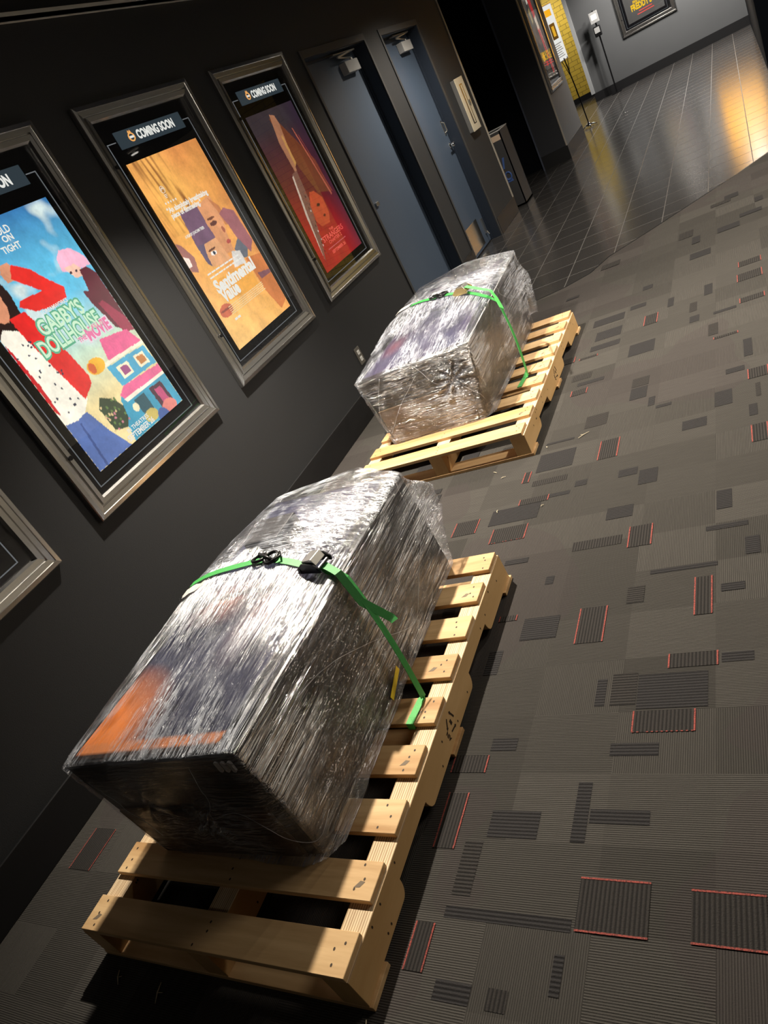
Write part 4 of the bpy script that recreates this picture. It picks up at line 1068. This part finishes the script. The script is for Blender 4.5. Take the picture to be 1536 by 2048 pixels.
# ---------------------------------------------------------------- small things on and by the walls
t = empty('extinguisher_cabinet', (0, 6.33, 1.02), RZL, 'cream metal cabinet with a narrow window beside the second blue door', 'cabinet')
b = MB(); b.box(0, -.045, 0, .29, 0, .52); b.build('body', simple('grey cabinet side', (.10, .10, .10), .5), t, bevel=.004)
b = MB(); b.box(-.004, -.052, -.004, .294, -.045, .524); dr = b.build('door', M_cream, t, bevel=.003)
b = MB(); b.box(.095, -.0535, .06, .195, -.052, .46); b.build('window', M_blackgloss, dr)
b = MB(); b.box(.13, -.056, .07, .165, -.0525, .45); b.build('window_bar', M_cream, dr)
b = MB(); b.box(.205, -.066, .24, .225, -.052, .29); b.build('handle', M_steel, dr)

t = empty('wall_outlet', (0, 2.228, .30), RZL, 'black wall outlet with two beige sockets beside the far pallet', 'outlet')
b = MB(); b.box(0, -.006, 0, .072, 0, .118); b.build('cover_plate', simple('brushed plate', (.20, .19, .17), .35, .5), t, bevel=.002)
for z in (.022, .068):
    b = MB(); b.box(.020, -.0085, z, .052, -.006, z+.030); so = b.build('socket', M_white, t, bevel=.002)
    b = MB(); b.box(.029, -.009, z+.010, .031, -.0084, z+.020); b.box(.040, -.009, z+.010, .042, -.0084, z+.020); b.build('slot', M_blackgloss, so)

t = empty('waste_bin', (-.15, 7.38, -.004), 0, 'dark upright waste bin with blue marks just inside the dark opening', 'bin')
b = MB(); x0, x1, y0, y1, hh = -.20, .205, -.19, .19, .86; w_ = .012
b.box(x0, y0, 0, x1, y0+w_, hh); b.box(x0, y1-w_, 0, x1, y1, hh); b.box(x0, y0, 0, x0+w_, y1, hh); b.box(x1-w_, y0, 0, x1, y1, hh); b.box(x0, y0, 0, x1, y1, .02)
b.build('body', M_binbody, t)
b = MB(); 
for q in ((x0-.004, y0-.004, x1+.004, y0+.02), (x0-.004, y1-.02, x1+.004, y1+.004), (x0-.004, y0, x0+.02, y1), (x1-.02, y0, x1+.004, y1)): b.box(q[0], q[1], hh, q[2], q[3], hh+.012)
b.build('rim', M_closer, t, bevel=.003)
b = MB(); b.box(.08, y0-.002, .77, .19, y0, .83); lb = b.build('paper_label', simple('tan paper', (.40, .30, .22), .7), t)
b = MB(); b.prism([(.09, .46), (.11, .46), (.145, .58), (.12, .58)], 'y', y0-.002, y0, 0)
b.tube([(.12+.035*math.cos(a*.5236), y0-.001, .37+.045*math.sin(a*.5236)) for a in range(12)], .009, 6, 0, closed=True); b.prism([(.09, .30), (.16, .30), (.15, .345), (.10, .345)], 'y', y0-.002, y0, 0)
b.build('blue_mark', M_blue, t)

t = empty('sign_stand', (.30, 11.2, -.004), 0, 'tall sign stand with a white notice and chrome foot beside the pier', 'sign stand')
b = MB(); b.tube([(.0, 0, .03), (-.02, .02, .6), (-.05, .03, 1.06)], .009, 10); b.tube([(-.04, .03, .80), (-.09, -.02, 1.06)], .005, 8); b.tube([(-.04, .03, .80), (-.01, .10, 1.06)], .005, 8); b.build('pole', M_blackmetal, t)
b = MB()
for k in range(5):
    a = k*1.2566; b.tube([(0, 0, .045), (.05*math.cos(a), .05*math.sin(a), .04), (.12*math.cos(a), .12*math.sin(a), .012)], [.012, .010, .008], 8)
b.tube([(0, 0, .02), (0, 0, .07)], [.035, .018], 14); b.build('foot', M_chrome, t, smooth=True)
Mb = Matrix.Rotation(math.radians(74), 4, 'Z')
def SG(x, y, z): return tuple(Vector((-.12, -.14, 1.04)) + Mb @ Vector((x, y, z)))
def sbox(b, x0, y0, z0, x1, y1, z1, m=0): b.hexa([SG(x0, y0, z0), SG(x1, y0, z0), SG(x1, y1, z0), SG(x0, y1, z0), SG(x0, y0, z1), SG(x1, y0, z1), SG(x1, y1, z1), SG(x0, y1, z1)], m)
b = MB(); sbox(b, -.012, 0, -.012, .372, .025, .782); bd = b.build('board', M_steel, t)
b = MB(); sbox(b, .0, -.003, 0, .36, 0, .77); nb = b.build('notice', emis('self-glowing notice', (.80, .80, .76), 1), bd)  # notice and its coloured prints glow by themselves, no lamp in the stand
b = MB(); sbox(b, .08, -.005, .62, .28, -.003, .71); b.build('orange_block', emis('self-glowing orange print', (.95, .45, .02), 1), nb)
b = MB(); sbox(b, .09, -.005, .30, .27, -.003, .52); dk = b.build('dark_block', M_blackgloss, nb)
b = MB(); sbox(b, .14, -.007, .34, .22, -.005, .48); b.build('yellow_print', emis('self-glowing amber print', (.75, .40, .03), 1), dk)
b = MB()
for k in range(7): sbox(b, .06, -.005, .05+k*.03, .30-.03*(k % 3), -.003, .062+k*.03)
b.build('text_lines', simple('grey print', (.3, .3, .3), .6), nb)

t = empty('sanitizer_stand', (.44, 14.12, -.004), 0, 'slim sanitizer stand with a small sign against the far wall', 'dispenser stand')
b = MB(); b.box(-.012, -.012, 0.01, .012, .012, 1.42); b.box(-.09, -.09, 0, .09, .09, .012); b.build('post', M_blackmetal, t)
b = MB(); b.box(-.075, -.05, 1.22, .075, -.02, 1.40); s_ = b.build('sign_panel', M_closer, t, bevel=.004)
b = MB(); b.box(-.05, -.052, 1.27, .05, -.05, 1.36); b.build('print', M_white, s_)
b = MB(); b.box(-.06, -.10, 1.00, .06, -.012, 1.17); d_ = b.build('dispenser', M_blackmetal, t, bevel=.01)
b = MB(); b.box(-.045, -.103, 1.06, .045, -.10, 1.15); b.build('front_panel', M_closer, d_)

# ---------------------------------------------------------------- splinters on the carpet
spl = [(1.585, .995, .75, .055, 'longest pale splinter on the open carpet right of the far pallet'), (1.215, .86, 2.6, .03, 'short pale splinter in front of the far pallet'),
       (1.25, .80, .4, .02, 'tiny pale chip in front of the far pallet'), (1.30, .52, 1.9, .022, 'small curled splinter between the two pallets'),
       (.80, -1.405, -1.3, .05, 'frayed splinter at the front edge of the near pallet'), (.62, -1.40, -1.0, .04, 'thin dark splinter at the left front of the near pallet'),
       (1.455, -1.385, -1.2, .03, 'small splinter at the right front corner of the near pallet'), (1.50, .50, .9, .012, 'speck of wood near the middle of the carpet'),
       (1.44, .98, 2.1, .016, 'speck of wood close beside the far pallet corner')]
for x, y, a, L_, lb in spl:
    b = MB(); c_, s_ = math.cos(a), math.sin(a)
    b.tube([(0, 0, .0025), (c_*L_*.5, s_*L_*.5, .004), (c_*L_+.004, s_*L_, .0022)], [.0012, .0018, .0008], 6)
    if L_ > .035: b.tube([(c_*L_*.5, s_*L_*.5, .003), (c_*L_*.5-s_*L_*.35, s_*L_*.5+c_*L_*.2, .003)], .0008, 5)
    o = b.build('wood_splinter', M_splinter); o.location = (x, y, .0015); tag(o, lb, 'splinter', 'wood splinters on the carpet')
